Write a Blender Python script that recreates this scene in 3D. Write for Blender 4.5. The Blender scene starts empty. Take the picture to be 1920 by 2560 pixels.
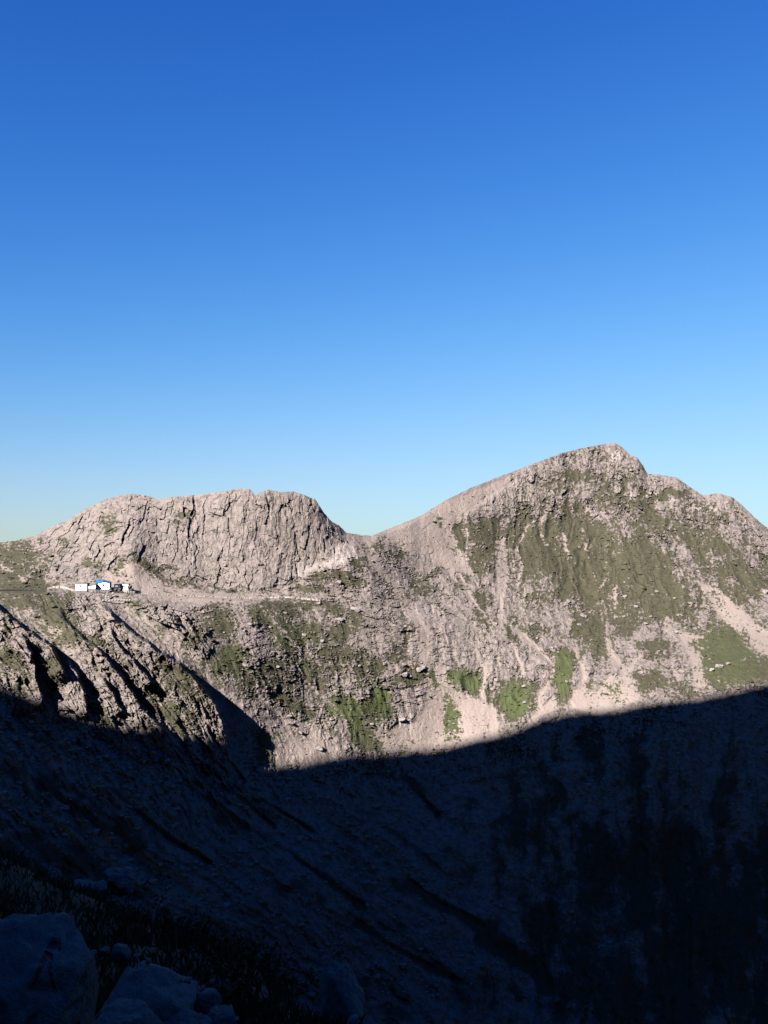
import bpy, bmesh, math, random
import numpy as np
from mathutils import Vector

# ------------------------------------------------------------------ camera, sky, sun, exposure
sc = bpy.context.scene
COL = sc.collection
PITCH = math.radians(3.1)
W0, H0, FPX = 1920.0, 2560.0, 2217.0
SUN_AZ = math.radians(214.0)          # clockwise from +Y : behind the camera, to the left
SUN_EL = math.radians(32.0)

cam_data = bpy.data.cameras.new('camera')
cam = bpy.data.objects.new('camera', cam_data)
COL.objects.link(cam)
cam.location = (0, 0, 0)
cam.rotation_euler = (math.pi / 2 + PITCH, 0, 0)
cam_data.sensor_fit = 'VERTICAL'
cam_data.sensor_height = 36.0
cam_data.lens = 36.0 * FPX / H0
cam_data.clip_start = 0.1
cam_data.clip_end = 20000
sc.camera = cam

world = bpy.data.worlds.new('World')
sc.world = world
world.use_nodes = True
wn, wl = world.node_tree.nodes, world.node_tree.links
sky = wn.new('ShaderNodeTexSky')
sky.sky_type = 'NISHITA'
sky.sun_disc = False
sky.sun_elevation = SUN_EL
sky.sun_rotation = SUN_AZ
sky.altitude = 2500
sky.air_density = 2.0
sky.dust_density = 0.2
sky.ozone_density = 6.0
sep = wn.new('ShaderNodeSeparateColor')
comb = wn.new('ShaderNodeCombineColor')
wl.new(sky.outputs[0], sep.inputs[0])
# colour response of the phone to a clear high-mountain sky, per channel: k * y / (1 + c y) with y = (x / x0) ** p
SKY_EXPO = 0.06 * 2 ** 2.4
for i, (x0, p, c, k) in enumerate(((1.0, 2.4, 0.04, 0.0262), (1.94, 1.85, 0.13, 0.146), (3.63, 1.5, 0.5, 0.578))):
    def mth(op, a_, b_):
        nd_ = wn.new('ShaderNodeMath'); nd_.operation = op
        for q, v in enumerate((a_, b_)):
            if isinstance(v, float): nd_.inputs[q].default_value = v
            else: wl.new(v, nd_.inputs[q])
        return nd_.outputs[0]
    y = mth('POWER', mth('DIVIDE', sep.outputs[i], x0), p)
    wl.new(mth('DIVIDE', mth('MULTIPLY', y, k * (1 + c) / SKY_EXPO), mth('ADD', mth('MULTIPLY', y, c), 1.0)), comb.inputs[i])
bg = wn['Background']
wl.new(comb.outputs[0], bg.inputs[0])
bg.inputs[1].default_value = 0.06

SUN = Vector((math.sin(SUN_AZ) * math.cos(SUN_EL), math.cos(SUN_AZ) * math.cos(SUN_EL), math.sin(SUN_EL)))
sun_data = bpy.data.lights.new('sun', 'SUN')
sun_data.energy = 5.0
sun_data.angle = math.radians(0.53)
sun_data.color = (1.0, 0.94, 0.90)
sun = bpy.data.objects.new('sun', sun_data)
COL.objects.link(sun)
sun.rotation_euler = SUN.to_track_quat('Z', 'Y').to_euler()

vs = sc.view_settings
vs.view_transform = 'Standard'
vs.look = 'None'
vs.exposure = 2.4
vs.gamma = 1.0
vs.use_curve_mapping = False
sc.cycles.diffuse_bounces = 0
sc.cycles.max_bounces = 4

# ------------------------------------------------------------------ helpers
rng = np.random.default_rng(7)
random.seed(7)
cp, sp = math.cos(PITCH), math.sin(PITCH)

def ray(px, row):
    """direction of photograph pixel, horizontal length 1"""
    u = (np.asarray(px, float) - W0 / 2) / FPX
    v = (H0 / 2 - np.asarray(row, float)) / FPX
    x, y, z = u, cp - sp * v, sp + cp * v
    h = np.sqrt(x * x + y * y)
    return x / h, y / h, z / h

def at(px, row, d):
    x, y, z = ray(px, row)
    return np.stack([x * d, y * d, z * d], -1)

def project(P):
    x, y, z = P[..., 0], P[..., 1], P[..., 2]
    depth = cp * y + sp * z
    up = -sp * y + cp * z
    return W0 / 2 + FPX * x / depth, H0 / 2 - FPX * up / depth

def sstep(a, b, x):
    t = np.clip((x - a) / (b - a), 0, 1)
    return t * t * (3 - 2 * t)

def hash3(ix, iy, iz, s):
    h = (ix.astype(np.uint32) * np.uint32(374761393)) ^ (iy.astype(np.uint32) * np.uint32(668265263)) ^ \
        (iz.astype(np.uint32) * np.uint32(2147483647 & 0x7feb352d)) ^ np.uint32((s * 2654435761) & 0xffffffff)
    h = (h ^ (h >> np.uint32(15))) * np.uint32(0x2c1b3c6d)
    h = (h ^ (h >> np.uint32(12))) * np.uint32(0x297a2d39)
    return h ^ (h >> np.uint32(15))

def h01(*a):
    return (hash3(*a) & np.uint32(0xffffff)).astype(np.float32) / np.float32(16777215)

def noise(P, s=0):
    """value-gradient noise about -1..1"""
    P = P.astype(np.float32)
    F = np.floor(P)
    I = F.astype(np.int64)
    f = P - F
    u = f * f * f * (f * (f * 6 - 15) + 10)
    out = 0
    for dx in (0, 1):
        wx = u[:, 0] if dx else 1 - u[:, 0]
        for dy in (0, 1):
            wy = u[:, 1] if dy else 1 - u[:, 1]
            for dz in (0, 1):
                wz = u[:, 2] if dz else 1 - u[:, 2]
                hh = hash3(I[:, 0] + dx, I[:, 1] + dy, I[:, 2] + dz, s)
                gx = ((hh & np.uint32(1023)).astype(np.float32) / 511.5 - 1)
                gy = (((hh >> np.uint32(10)) & np.uint32(1023)).astype(np.float32) / 511.5 - 1)
                gz = (((hh >> np.uint32(20)) & np.uint32(1023)).astype(np.float32) / 511.5 - 1)
                out = out + wx * wy * wz * (gx * (f[:, 0] - dx) + gy * (f[:, 1] - dy) + gz * (f[:, 2] - dz))
    return out * 1.5

def fbm(P, o=4, s=0, lac=2.03, g=0.5):
    a, t, out = 1.0, 0.0, 0
    for k in range(o):
        out = out + a * noise(P * lac ** k, s + k * 17)
        t += a; a *= g
    return out / t * 1.3

def ridged(P, o=4, s=0, g=0.5):
    a, t, out = 1.0, 0.0, 0
    for k in range(o):
        out = out + a * (1 - np.abs(noise(P * 2.1 ** k, s + k * 13)) * 1.7)
        t += a; a *= g
    return out / t

def blocks(P, s=0, square=False):
    """cellular rock blocks: returns a facet height -1..1 (flat tilted top per cell) and edge distance F2-F1"""
    P = P.astype(np.float32)
    I = np.floor(P).astype(np.int64)
    n = len(P)
    f1 = np.full(n, 9.0, np.float32); f2 = np.full(n, 9.0, np.float32); val = np.zeros(n, np.float32)
    for dx in (-1, 0, 1):
        for dy in (-1, 0, 1):
            for dz in (-1, 0, 1):
                c = I + np.array([dx, dy, dz])
                a = h01(c[:, 0], c[:, 1], c[:, 2], s)
                hh = hash3(c[:, 0], c[:, 1], c[:, 2], s + 5)
                b = (hh & np.uint32(2047)).astype(np.float32) / 2047
                e = ((hh >> np.uint32(11)) & np.uint32(2047)).astype(np.float32) / 2047
                D = np.stack([c[:, 0] + a, c[:, 1] + b, c[:, 2] + e], 1).astype(np.float32) - P
                d = np.abs(D).max(1) ** 2 if square else (D * D).sum(1)
                new = d < f1
                f2 = np.where(new, f1, np.minimum(f2, d))
                top = (a * 7.3 % 1) * 2 - 1 + 0.9 * ((b - .5) * D[:, 0] + (e - .5) * D[:, 2] + (a - .5) * D[:, 1]) * 2
                val = np.where(new, top, val)
                f1 = np.where(new, d, f1)
    return val, np.sqrt(f2) - np.sqrt(f1)

def mblocks(P, s, mask, square=False):
    v = np.zeros(len(P), np.float32); e = np.ones(len(P), np.float32)
    i = np.nonzero(mask > 0.02)[0]
    if len(i):
        v[i], e[i] = blocks(P[i], s, square)
    return v, e

def curve(pts, x, smooth=0):
    p = np.array(pts, float)
    y = np.interp(x, p[:, 0], p[:, 1])
    if smooth:
        dx = x[1] - x[0]
        k = max(1, int(smooth / dx))
        ker = np.hanning(2 * k + 3); ker /= ker.sum()
        y = np.convolve(np.pad(y, k + 1, mode='edge'), ker, 'valid')
    return y

def hermite(xk, yk, x):
    """monotone cubic through (xk, yk), xk increasing"""
    h = np.diff(xk); d = np.diff(yk) / h
    m = np.zeros(len(xk))
    m[0], m[-1] = d[0], d[-1]
    for i in range(1, len(xk) - 1):
        if d[i - 1] * d[i] > 0:
            w1, w2 = 2 * h[i] + h[i - 1], h[i] + 2 * h[i - 1]
            m[i] = (w1 + w2) / (w1 / d[i - 1] + w2 / d[i])
    j = np.clip(np.searchsorted(xk, x, side='right') - 1, 0, len(h) - 1)
    t = (x - xk[j]) / h[j]
    t2, t3 = t * t, t * t * t
    return (2 * t3 - 3 * t2 + 1) * yk[j] + (t3 - 2 * t2 + t) * h[j] * m[j] + (3 * t2 - 2 * t3) * yk[j + 1] + (t3 - t2) * h[j] * m[j + 1]

def polydist(X, Y, pts):
    """signed distance to a polyline (positive on its right when walking down the picture = larger x), and 0..1 along it"""
    best = np.full(X.shape, 1e9); sgn = np.zeros(X.shape); along = np.zeros(X.shape)
    p = np.array(pts, float)
    L = np.hypot(*np.diff(p, axis=0).T); tot = L.sum(); acc = 0
    for i in range(len(p) - 1):
        a, b = p[i], p[i + 1]
        ab = b - a
        t = np.clip(((X - a[0]) * ab[0] + (Y - a[1]) * ab[1]) / (ab @ ab), 0, 1)
        dx, dy = X - a[0] - t * ab[0], Y - a[1] - t * ab[1]
        d = np.hypot(dx, dy)
        s = np.sign(dx * ab[1] - dy * ab[0])
        m = d < best
        best = np.where(m, d, best); sgn = np.where(m, s, sgn); along = np.where(m, (acc + t * L[i]) / tot, along)
        acc += L[i]
    return best * np.where(sgn == 0, 1, sgn), along

def blob_field(X, Y, blobs):
    out = np.zeros(X.shape, np.float32)
    for (bx, by, rx, ry, rot, s) in blobs:
        m = (np.abs(X - bx) < 3 * max(rx, ry)) & (np.abs(Y - by) < 3 * max(rx, ry))
        if not m.any():
            continue
        c, q = math.cos(math.radians(rot)), math.sin(math.radians(rot))
        dx, dy = X[m] - bx, Y[m] - by
        e = ((dx * c + dy * q) / rx) ** 2 + ((-dx * q + dy * c) / ry) ** 2
        out[m] = np.maximum(out[m], s * np.exp(-0.7 * e ** 1.3))
    return out

def in_poly(X, Y, poly):
    inside = np.zeros(X.shape, bool)
    n = len(poly)
    for i in range(n):
        x1, y1 = poly[i]; x2, y2 = poly[(i + 1) % n]
        if y1 == y2:
            continue
        inside ^= ((y1 > Y) != (y2 > Y)) & (X < (x2 - x1) * (Y - y1) / (y2 - y1) + x1)
    return inside

def mesh_obj(name, V, F, mat, attrs=None, parent=None, smooth=False, link=True):
    me = bpy.data.meshes.new(name)
    V = np.ascontiguousarray(V, np.float32); F = np.ascontiguousarray(F, np.int32)
    k = F.shape[1]
    me.vertices.add(len(V)); me.vertices.foreach_set('co', V.ravel())
    me.loops.add(F.size); me.loops.foreach_set('vertex_index', F.ravel())
    me.polygons.add(len(F)); me.polygons.foreach_set('loop_start', np.arange(0, F.size, k, dtype=np.int32))
    try:
        me.polygons.foreach_set('loop_total', np.full(len(F), k, np.int32))
    except Exception:
        pass
    me.update(calc_edges=True)
    me.polygons.foreach_set('use_smooth', np.full(len(F), smooth, bool))
    for an, av in (attrs or {}).items():
        at_ = me.attributes.new(an, 'FLOAT', 'POINT'); at_.data.foreach_set('value', np.ascontiguousarray(av, np.float32))
    me.materials.append(mat)
    o = bpy.data.objects.new(name, me)
    if link:
        COL.objects.link(o)
    if parent is not None:
        o.parent = parent
    return o

def tag(o, label=None, cat=None, group=None, kind=None):
    if label: o['label'] = label
    if cat: o['category'] = cat
    if group: o['group'] = group
    if kind: o['kind'] = kind
    return o

# ------------------------------------------------------------------ materials
class NT:
    def __init__(self, name):
        self.m = bpy.data.materials.new(name); self.m.use_nodes = True
        self.n, self.l = self.m.node_tree.nodes, self.m.node_tree.links
        self.b = self.n['Principled BSDF']
        self.b.inputs['Specular IOR Level'].default_value = 0.15
        self.b.inputs['Roughness'].default_value = 0.9
    def new(self, t, **k):
        nd = self.n.new(t)
        for a, v in k.items():
            setattr(nd, a, v)
        return nd
    def put(self, sock, v):
        if isinstance(v, bpy.types.NodeSocket):
            self.l.new(v, sock)
        elif isinstance(v, tuple) and len(v) == 3:
            sock.default_value = (*v, 1) if sock.type == 'RGBA' else v
        else:
            sock.default_value = v
    def noise(self, scale, detail=4, rough=0.55, vec=None, kind='ShaderNodeTexNoise'):
        nd = self.new(kind); nd.inputs['Scale'].default_value = scale
        nd.inputs['Detail'].default_value = detail; nd.inputs['Roughness'].default_value = rough
        self.l.new(vec if vec is not None else self.obj(), nd.inputs['Vector'])
        return nd.outputs[0]
    def obj(self):
        if not hasattr(self, '_tc'):
            self._tc = self.new('ShaderNodeTexCoord')
        return self._tc.outputs['Object']
    def attr(self, name):
        return self.new('ShaderNodeAttribute', attribute_name=name).outputs['Fac']
    def ramp(self, fac, a, b):
        nd = self.new('ShaderNodeMapRange', interpolation_type='SMOOTHSTEP')
        self.put(nd.inputs[0], fac); nd.inputs[1].default_value = a; nd.inputs[2].default_value = b
        return nd.outputs[0]
    def mix(self, fac, a, b, mode='MIX'):
        nd = self.new('ShaderNodeMix', data_type='RGBA', blend_type=mode)
        self.put(nd.inputs[0], fac); self.put(nd.inputs[6], a); self.put(nd.inputs[7], b)
        return nd.outputs[2]
    def math(self, op, a, b):
        nd = self.new('ShaderNodeMath', operation=op); self.put(nd.inputs[0], a); self.put(nd.inputs[1], b)
        return nd.outputs[0]
    def bump(self, h, strength, dist):
        nd = self.new('ShaderNodeBump'); nd.inputs['Strength'].default_value = strength; nd.inputs['Distance'].default_value = dist
        self.l.new(h, nd.inputs['Height']); self.l.new(nd.outputs[0], self.b.inputs['Normal'])
    def color(self, c):
        self.put(self.b.inputs['Base Color'], c)

def mountain_material():
    t = NT('mountain_rock_and_turf')
    n1 = t.noise(0.05, 5); n2 = t.noise(0.35, 5, 0.65); n3 = t.noise(1.3, 4, 0.7)
    rock = t.mix(t.ramp(n1, 0.35, 0.65), (0.113, 0.091, 0.085), (0.107, 0.090, 0.077))
    rock = t.mix(t.ramp(n2, 0.38, 0.58), (0.064, 0.055, 0.050), rock)
    rock = t.mix(t.ramp(n3, 0.60, 0.76), rock, (0.140, 0.117, 0.109))
    rock = t.mix(t.ramp(n3, 0.42, 0.32), rock, (0.054, 0.046, 0.044))
    pale = t.attr('pale')
    rock = t.mix(t.math('MULTIPLY', pale, 0.9), rock, (0.190, 0.160, 0.148))
    scree = t.mix(t.ramp(n3, 0.35, 0.7), (0.111, 0.090, 0.079), (0.138, 0.113, 0.098))
    c = t.mix(t.attr('scree'), rock, scree)
    turf = t.mix(t.ramp(n2, 0.3, 0.7), (0.021, 0.0196, 0.0108), (0.033, 0.0295, 0.0180))
    turf = t.mix(t.math('MULTIPLY', t.attr('lush'), .8), turf, (0.030, 0.041, 0.012))
    turf = t.mix(t.ramp(n3, 0.56, 0.74), turf, (0.060, 0.051, 0.042))
    vg = t.math('ADD', t.attr('veg'), t.math('MULTIPLY', t.math('SUBTRACT', n3, 0.5), 0.9))
    c = t.mix(t.ramp(vg, 0.32, 0.66), c, turf)
    t.color(c)
    t.bump(n3, 0.5, 0.5)
    return t.m

M_MOUNT = mountain_material()

# ------------------------------------------------------------------ the far mountains
SKY = [(-320, 1420), (-200, 1400), (-90, 1372), (0, 1356), (39, 1352), (89, 1338), (131, 1316), (166, 1302), (216, 1271), (270, 1246), (309, 1237), (339, 1235), (370, 1240),
       (397, 1248), (436, 1242), (498, 1237), (579, 1225), (610, 1221), (627, 1224), (636, 1236), (641, 1239), (648, 1232), (669, 1224), (704, 1230), (733, 1228), (762, 1238),
       (789, 1249), (810, 1282), (828, 1303), (847, 1313), (866, 1332), (893, 1336), (928, 1340), (947, 1332), (1005, 1309), (1051, 1290), (1113, 1251), (1174, 1221),
       (1263, 1186), (1347, 1154), (1406, 1132), (1456, 1120), (1510, 1110), (1535, 1106), (1555, 1117), (1575, 1137), (1594, 1144), (1609, 1167), (1619, 1184),
       (1659, 1188), (1693, 1194), (1718, 1213), (1757, 1238), (1797, 1233), (1832, 1243), (1861, 1268), (1886, 1293), (1911, 1315), (1960, 1345), (2060, 1390), (2240, 1440)]
SKY_D = [(-320, 540), (0, 525), (330, 512), (640, 500), (760, 508), (800, 512), (870, 530), (930, 543), (1050, 580), (1300, 654), (1535, 716), (1620, 724), (1920, 752), (2240, 790)]
L1 = [(-320, 1470), (0, 1440), (130, 1445), (200, 1444), (260, 1430), (330, 1412), (400, 1448), (470, 1456), (520, 1472), (650, 1476), (700, 1462), (760, 1432), (830, 1400), (870, 1385),
      (930, 1400), (1050, 1410), (1300, 1380), (1535, 1350), (1700, 1380), (1920, 1450), (2240, 1520)]
L1_D = [(-320, 490), (0, 478), (130, 470), (330, 468), (650, 478), (740, 492), (800, 498), (870, 511), (930, 521), (1050, 553), (1300, 614), (1535, 660), (1700, 670), (1920, 692), (2240, 722)]
L2 = [(-320, 1482), (0, 1475), (200, 1476), (330, 1480), (500, 1490), (700, 1502), (900, 1530), (1100, 1550), (1300, 1550), (1535, 1550), (1920, 1580), (2240, 1620)]
L2_D = [(-320, 458), (0, 456), (200, 453), (330, 453), (500, 459), (700, 471), (900, 487), (1100, 520), (1300, 557), (1535, 592), (1920, 624), (2240, 648)]
L3 = [(-320, 1600), (0, 1710), (200, 1790), (450, 1870), (600, 1900), (700, 1912), (900, 1875), (1100, 1865), (1300, 1820), (1600, 1760), (1920, 1706), (2240, 1690)]
L3_D = [(-320, 410), (0, 385), (200, 376), (450, 376), (600, 398), (700, 414), (900, 442), (1100, 468), (1300, 485), (1600, 502), (1920, 540), (2240, 570)]
L4_D = [(-320, 310), (0, 302), (500, 327), (900, 372), (1300, 410), (1920, 432), (2240, 440)]
L5_D = [(-320, 275), (0, 272), (500, 300), (900, 336), (1300, 366), (1920, 386), (2240, 392)]
L6_D = [(-320, 238), (0, 240), (500, 262), (900, 290), (1300, 312), (1920, 328), (2240, 332)]

NX = 1240
XS = np.linspace(-260, 2180, NX)
nrow_lit, nrow_dark, nrow_back = 430, 190, 14
sky_row = curve(SKY, XS) 
sky_row = sky_row + 2.2 * fbm(np.stack([XS / 16, XS * 0, XS * 0], 1), 4, 3) + 1.2 * noise(np.stack([XS / 5, XS * 0, XS * 0 + 4], 1), 9)
rows_k = [sky_row, curve(L1, XS, 14), curve(L2, XS, 20), curve(L2, XS, 20) + 7, curve(L3, XS, 40), np.full(NX, 2250.0), np.full(NX, 2560.0), np.full(NX, 2900.0)]
l2d = curve(L2_D, XS, 20)
ben = np.interp(XS, [-260, 0, 640, 760, 2200], [1, 1, 1, 0, 0])
dist_k = [curve(SKY_D, XS, 20), curve(L1_D, XS, 20), l2d, l2d - (4 + 9 * ben), curve(L3_D, XS, 40), curve(L4_D, XS, 60), curve(L5_D, XS, 60), curve(L6_D, XS, 60)]
split_row = np.interp(XS, [-260, 0, 450, 700, 900, 1300, 1600, 1920, 2180], [1650, 1760, 1930, 1960, 1930, 1880, 1820, 1770, 1750])
tl = np.linspace(0, 1, nrow_lit)[:, None]; td = np.linspace(0, 1, nrow_dark + 1)[1:, None]
RW = np.concatenate([sky_row + (split_row - sky_row) * tl, split_row + (2880 - split_row) * td], 0)
NY = RW.shape[0]
PX = np.broadcast_to(XS, RW.shape).copy()
D = np.empty_like(RW)
rows_k[0] = curve(SKY, XS, 10)
rows_k[1] = np.maximum(rows_k[1], rows_k[0] + 22)
rk = np.stack(rows_k, 0); dk = np.stack(dist_k, 0)
for i in range(NX):
    D[:, i] = hermite(rk[:, i], dk[:, i], RW[:, i])

Xf, Yf = PX.ravel(), RW.ravel()
base = at(Xf, Yf, D.ravel()).astype(np.float32)

# zones (in picture coordinates of the place)
def soft_poly(poly, blur=14):
    m = in_poly(Xf, Yf, poly).astype(np.float32).reshape(RW.shape)
    for ax, st in ((1, 2440 / NX), (0, 1.6)):
        k = max(1, int(blur / st)); ker = np.hanning(2 * k + 3); ker /= ker.sum()
        m = np.apply_along_axis(lambda v: np.convolve(np.pad(v, k + 1, mode='edge'), ker, 'valid'), ax, m)
    return m.ravel()

def sky_at(x):
    return float(np.interp(x, [p[0] for p in SKY], [p[1] for p in SKY]))

cliff = soft_poly([(-260, 1000), (870, 1000), (868, 1338), (830, 1400), (760, 1432), (700, 1462), (650, 1478), (520, 1474), (470, 1452), (400, 1444), (330, 1396), (260, 1425), (200, 1440), (125, 1445),
                   (135, 1380), (110, 1345), (60, 1345), (-260, 1400)], 8)
spur = soft_poly([(-260, 1480), (250, 1490), (330, 1500), (480, 1540), (520, 1640), (560, 1700), (600, 1790), (615, 1900), (640, 2100), (-260, 2100)], 16)
pillar = soft_poly([(270, 1500), (430, 1512), (520, 1560), (540, 1680), (470, 1650), (390, 1590), (300, 1540)], 10)
slab = soft_poly([(560, 1500), (760, 1400), (1000, 1380), (1160, 1480), (1200, 1640), (1100, 1760), (900, 1800), (660, 1800), (600, 1640)], 40)
smooth_scree = soft_poly([(960, 1325), (1110, 1252), (1260, 1190), (1290, 1205), (1200, 1260), (1130, 1320), (1190, 1440), (1130, 1440), (1060, 1390), (960, 1350)], 10)
smooth_scree = np.maximum(smooth_scree, soft_poly([(1050, 1540), (1072, 1600), (1090, 1680), (1130, 1720), (1240, 1770), (1250, 1850), (1130, 1870), (1020, 1880), (960, 1880), (880, 1800), (960, 1830), (1040, 1800), (1075, 1740), (1040, 1620)], 8))
smooth_scree = np.maximum(smooth_scree, soft_poly([(660, 1795), (740, 1790), (800, 1830), (850, 1890), (760, 1920), (690, 1920)], 8) * 0.8)
smooth_scree = np.maximum(smooth_scree, soft_poly([(1742, 1452), (1790, 1470), (1850, 1520), (1925, 1590), (1925, 1650), (1860, 1600), (1790, 1530)], 6))
smooth_scree = np.maximum(smooth_scree, soft_poly([(1690, 1580), (1760, 1590), (1755, 1650), (1765, 1720), (1735, 1720), (1725, 1650)], 6))
smooth_scree = np.maximum(smooth_scree, soft_poly([(1355, 1700), (1400, 1770), (1330, 1800), (1290, 1830), (1380, 1740)], 6))
smooth_scree = np.maximum(smooth_scree, soft_poly([(1430, 1720), (1490, 1730), (1520, 1690), (1570, 1690), (1600, 1750), (1500, 1790), (1420, 1770)], 6))
smooth_scree = np.maximum(smooth_scree, soft_poly([(240, 1470), (250, 1440), (300, 1410), (340, 1405), (420, 1462), (520, 1482), (700, 1484), (700, 1500), (500, 1512), (330, 1486)], 6) * 0.9)
smooth_scree = np.maximum(smooth_scree, soft_poly([(1235, 1350), (1262, 1340), (1272, 1430), (1258, 1500), (1240, 1500)], 5) * 0.8)
for seg in ([(1352, 1296), (1352, 1340), (1368, 1362)], [(1408, 1335), (1415, 1380), (1440, 1405)], [(1457, 1316), (1470, 1400), (1490, 1450)], [(1290, 1375), (1302, 1420), (1290, 1465)],
            [(1160, 1290), (1168, 1340), (1162, 1400)], [(1318, 1315), (1300, 1355)], [(1515, 1410), (1520, 1440), (1500, 1470)], [(1537, 1470), (1537, 1540)],
            [(1250, 1545), (1310, 1590), (1380, 1660)], [(1150, 1440), (1180, 1500), (1230, 1560)], [(1250, 1490), (1252, 1560)], [(640, 1500), (690, 1560), (745, 1625)], [(1600, 1640), (1560, 1690)], [(0, 1415), (45, 1436), (60, 1455)]):
    d_, a_ = polydist(Xf, Yf, seg)
    smooth_scree = np.maximum(smooth_scree, np.exp(-(d_ / 6.0) ** 2).astype(np.float32))
for seg, w in (([(905, 1350), (950, 1420), (1000, 1490), (1045, 1545), (1075, 1640), (1105, 1700), (1180, 1770), (1240, 1830)], 13), ([(1090, 1690), (1070, 1760), (1050, 1850)], 16), ([(848, 1762), (910, 1800), (1000, 1850), (1060, 1880)], 9),
               ([(650, 1740), (700, 1800), (770, 1880)], 9), ([(760, 1700), (830, 1760), (880, 1840)], 6), ([(1520, 1600), (1545, 1660), (1590, 1740)], 12), ([(1385, 1640), (1365, 1720), (1330, 1800)], 9), ([(1440, 1600), (1455, 1700), (1470, 1770)], 10),
               ([(1180, 1560), (1200, 1640), (1210, 1740)], 7), ([(1290, 1600), (1300, 1680)], 7)):
    d_, a_ = polydist(Xf + 6 * np.sin(Yf / 17.0), Yf, seg)
    smooth_scree = np.maximum(smooth_scree, (np.exp(-(d_ / (w * (0.75 + 0.5 * a_))) ** 2) * 0.97).astype(np.float32))
scree = np.clip(smooth_scree, 0, 1)

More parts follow.
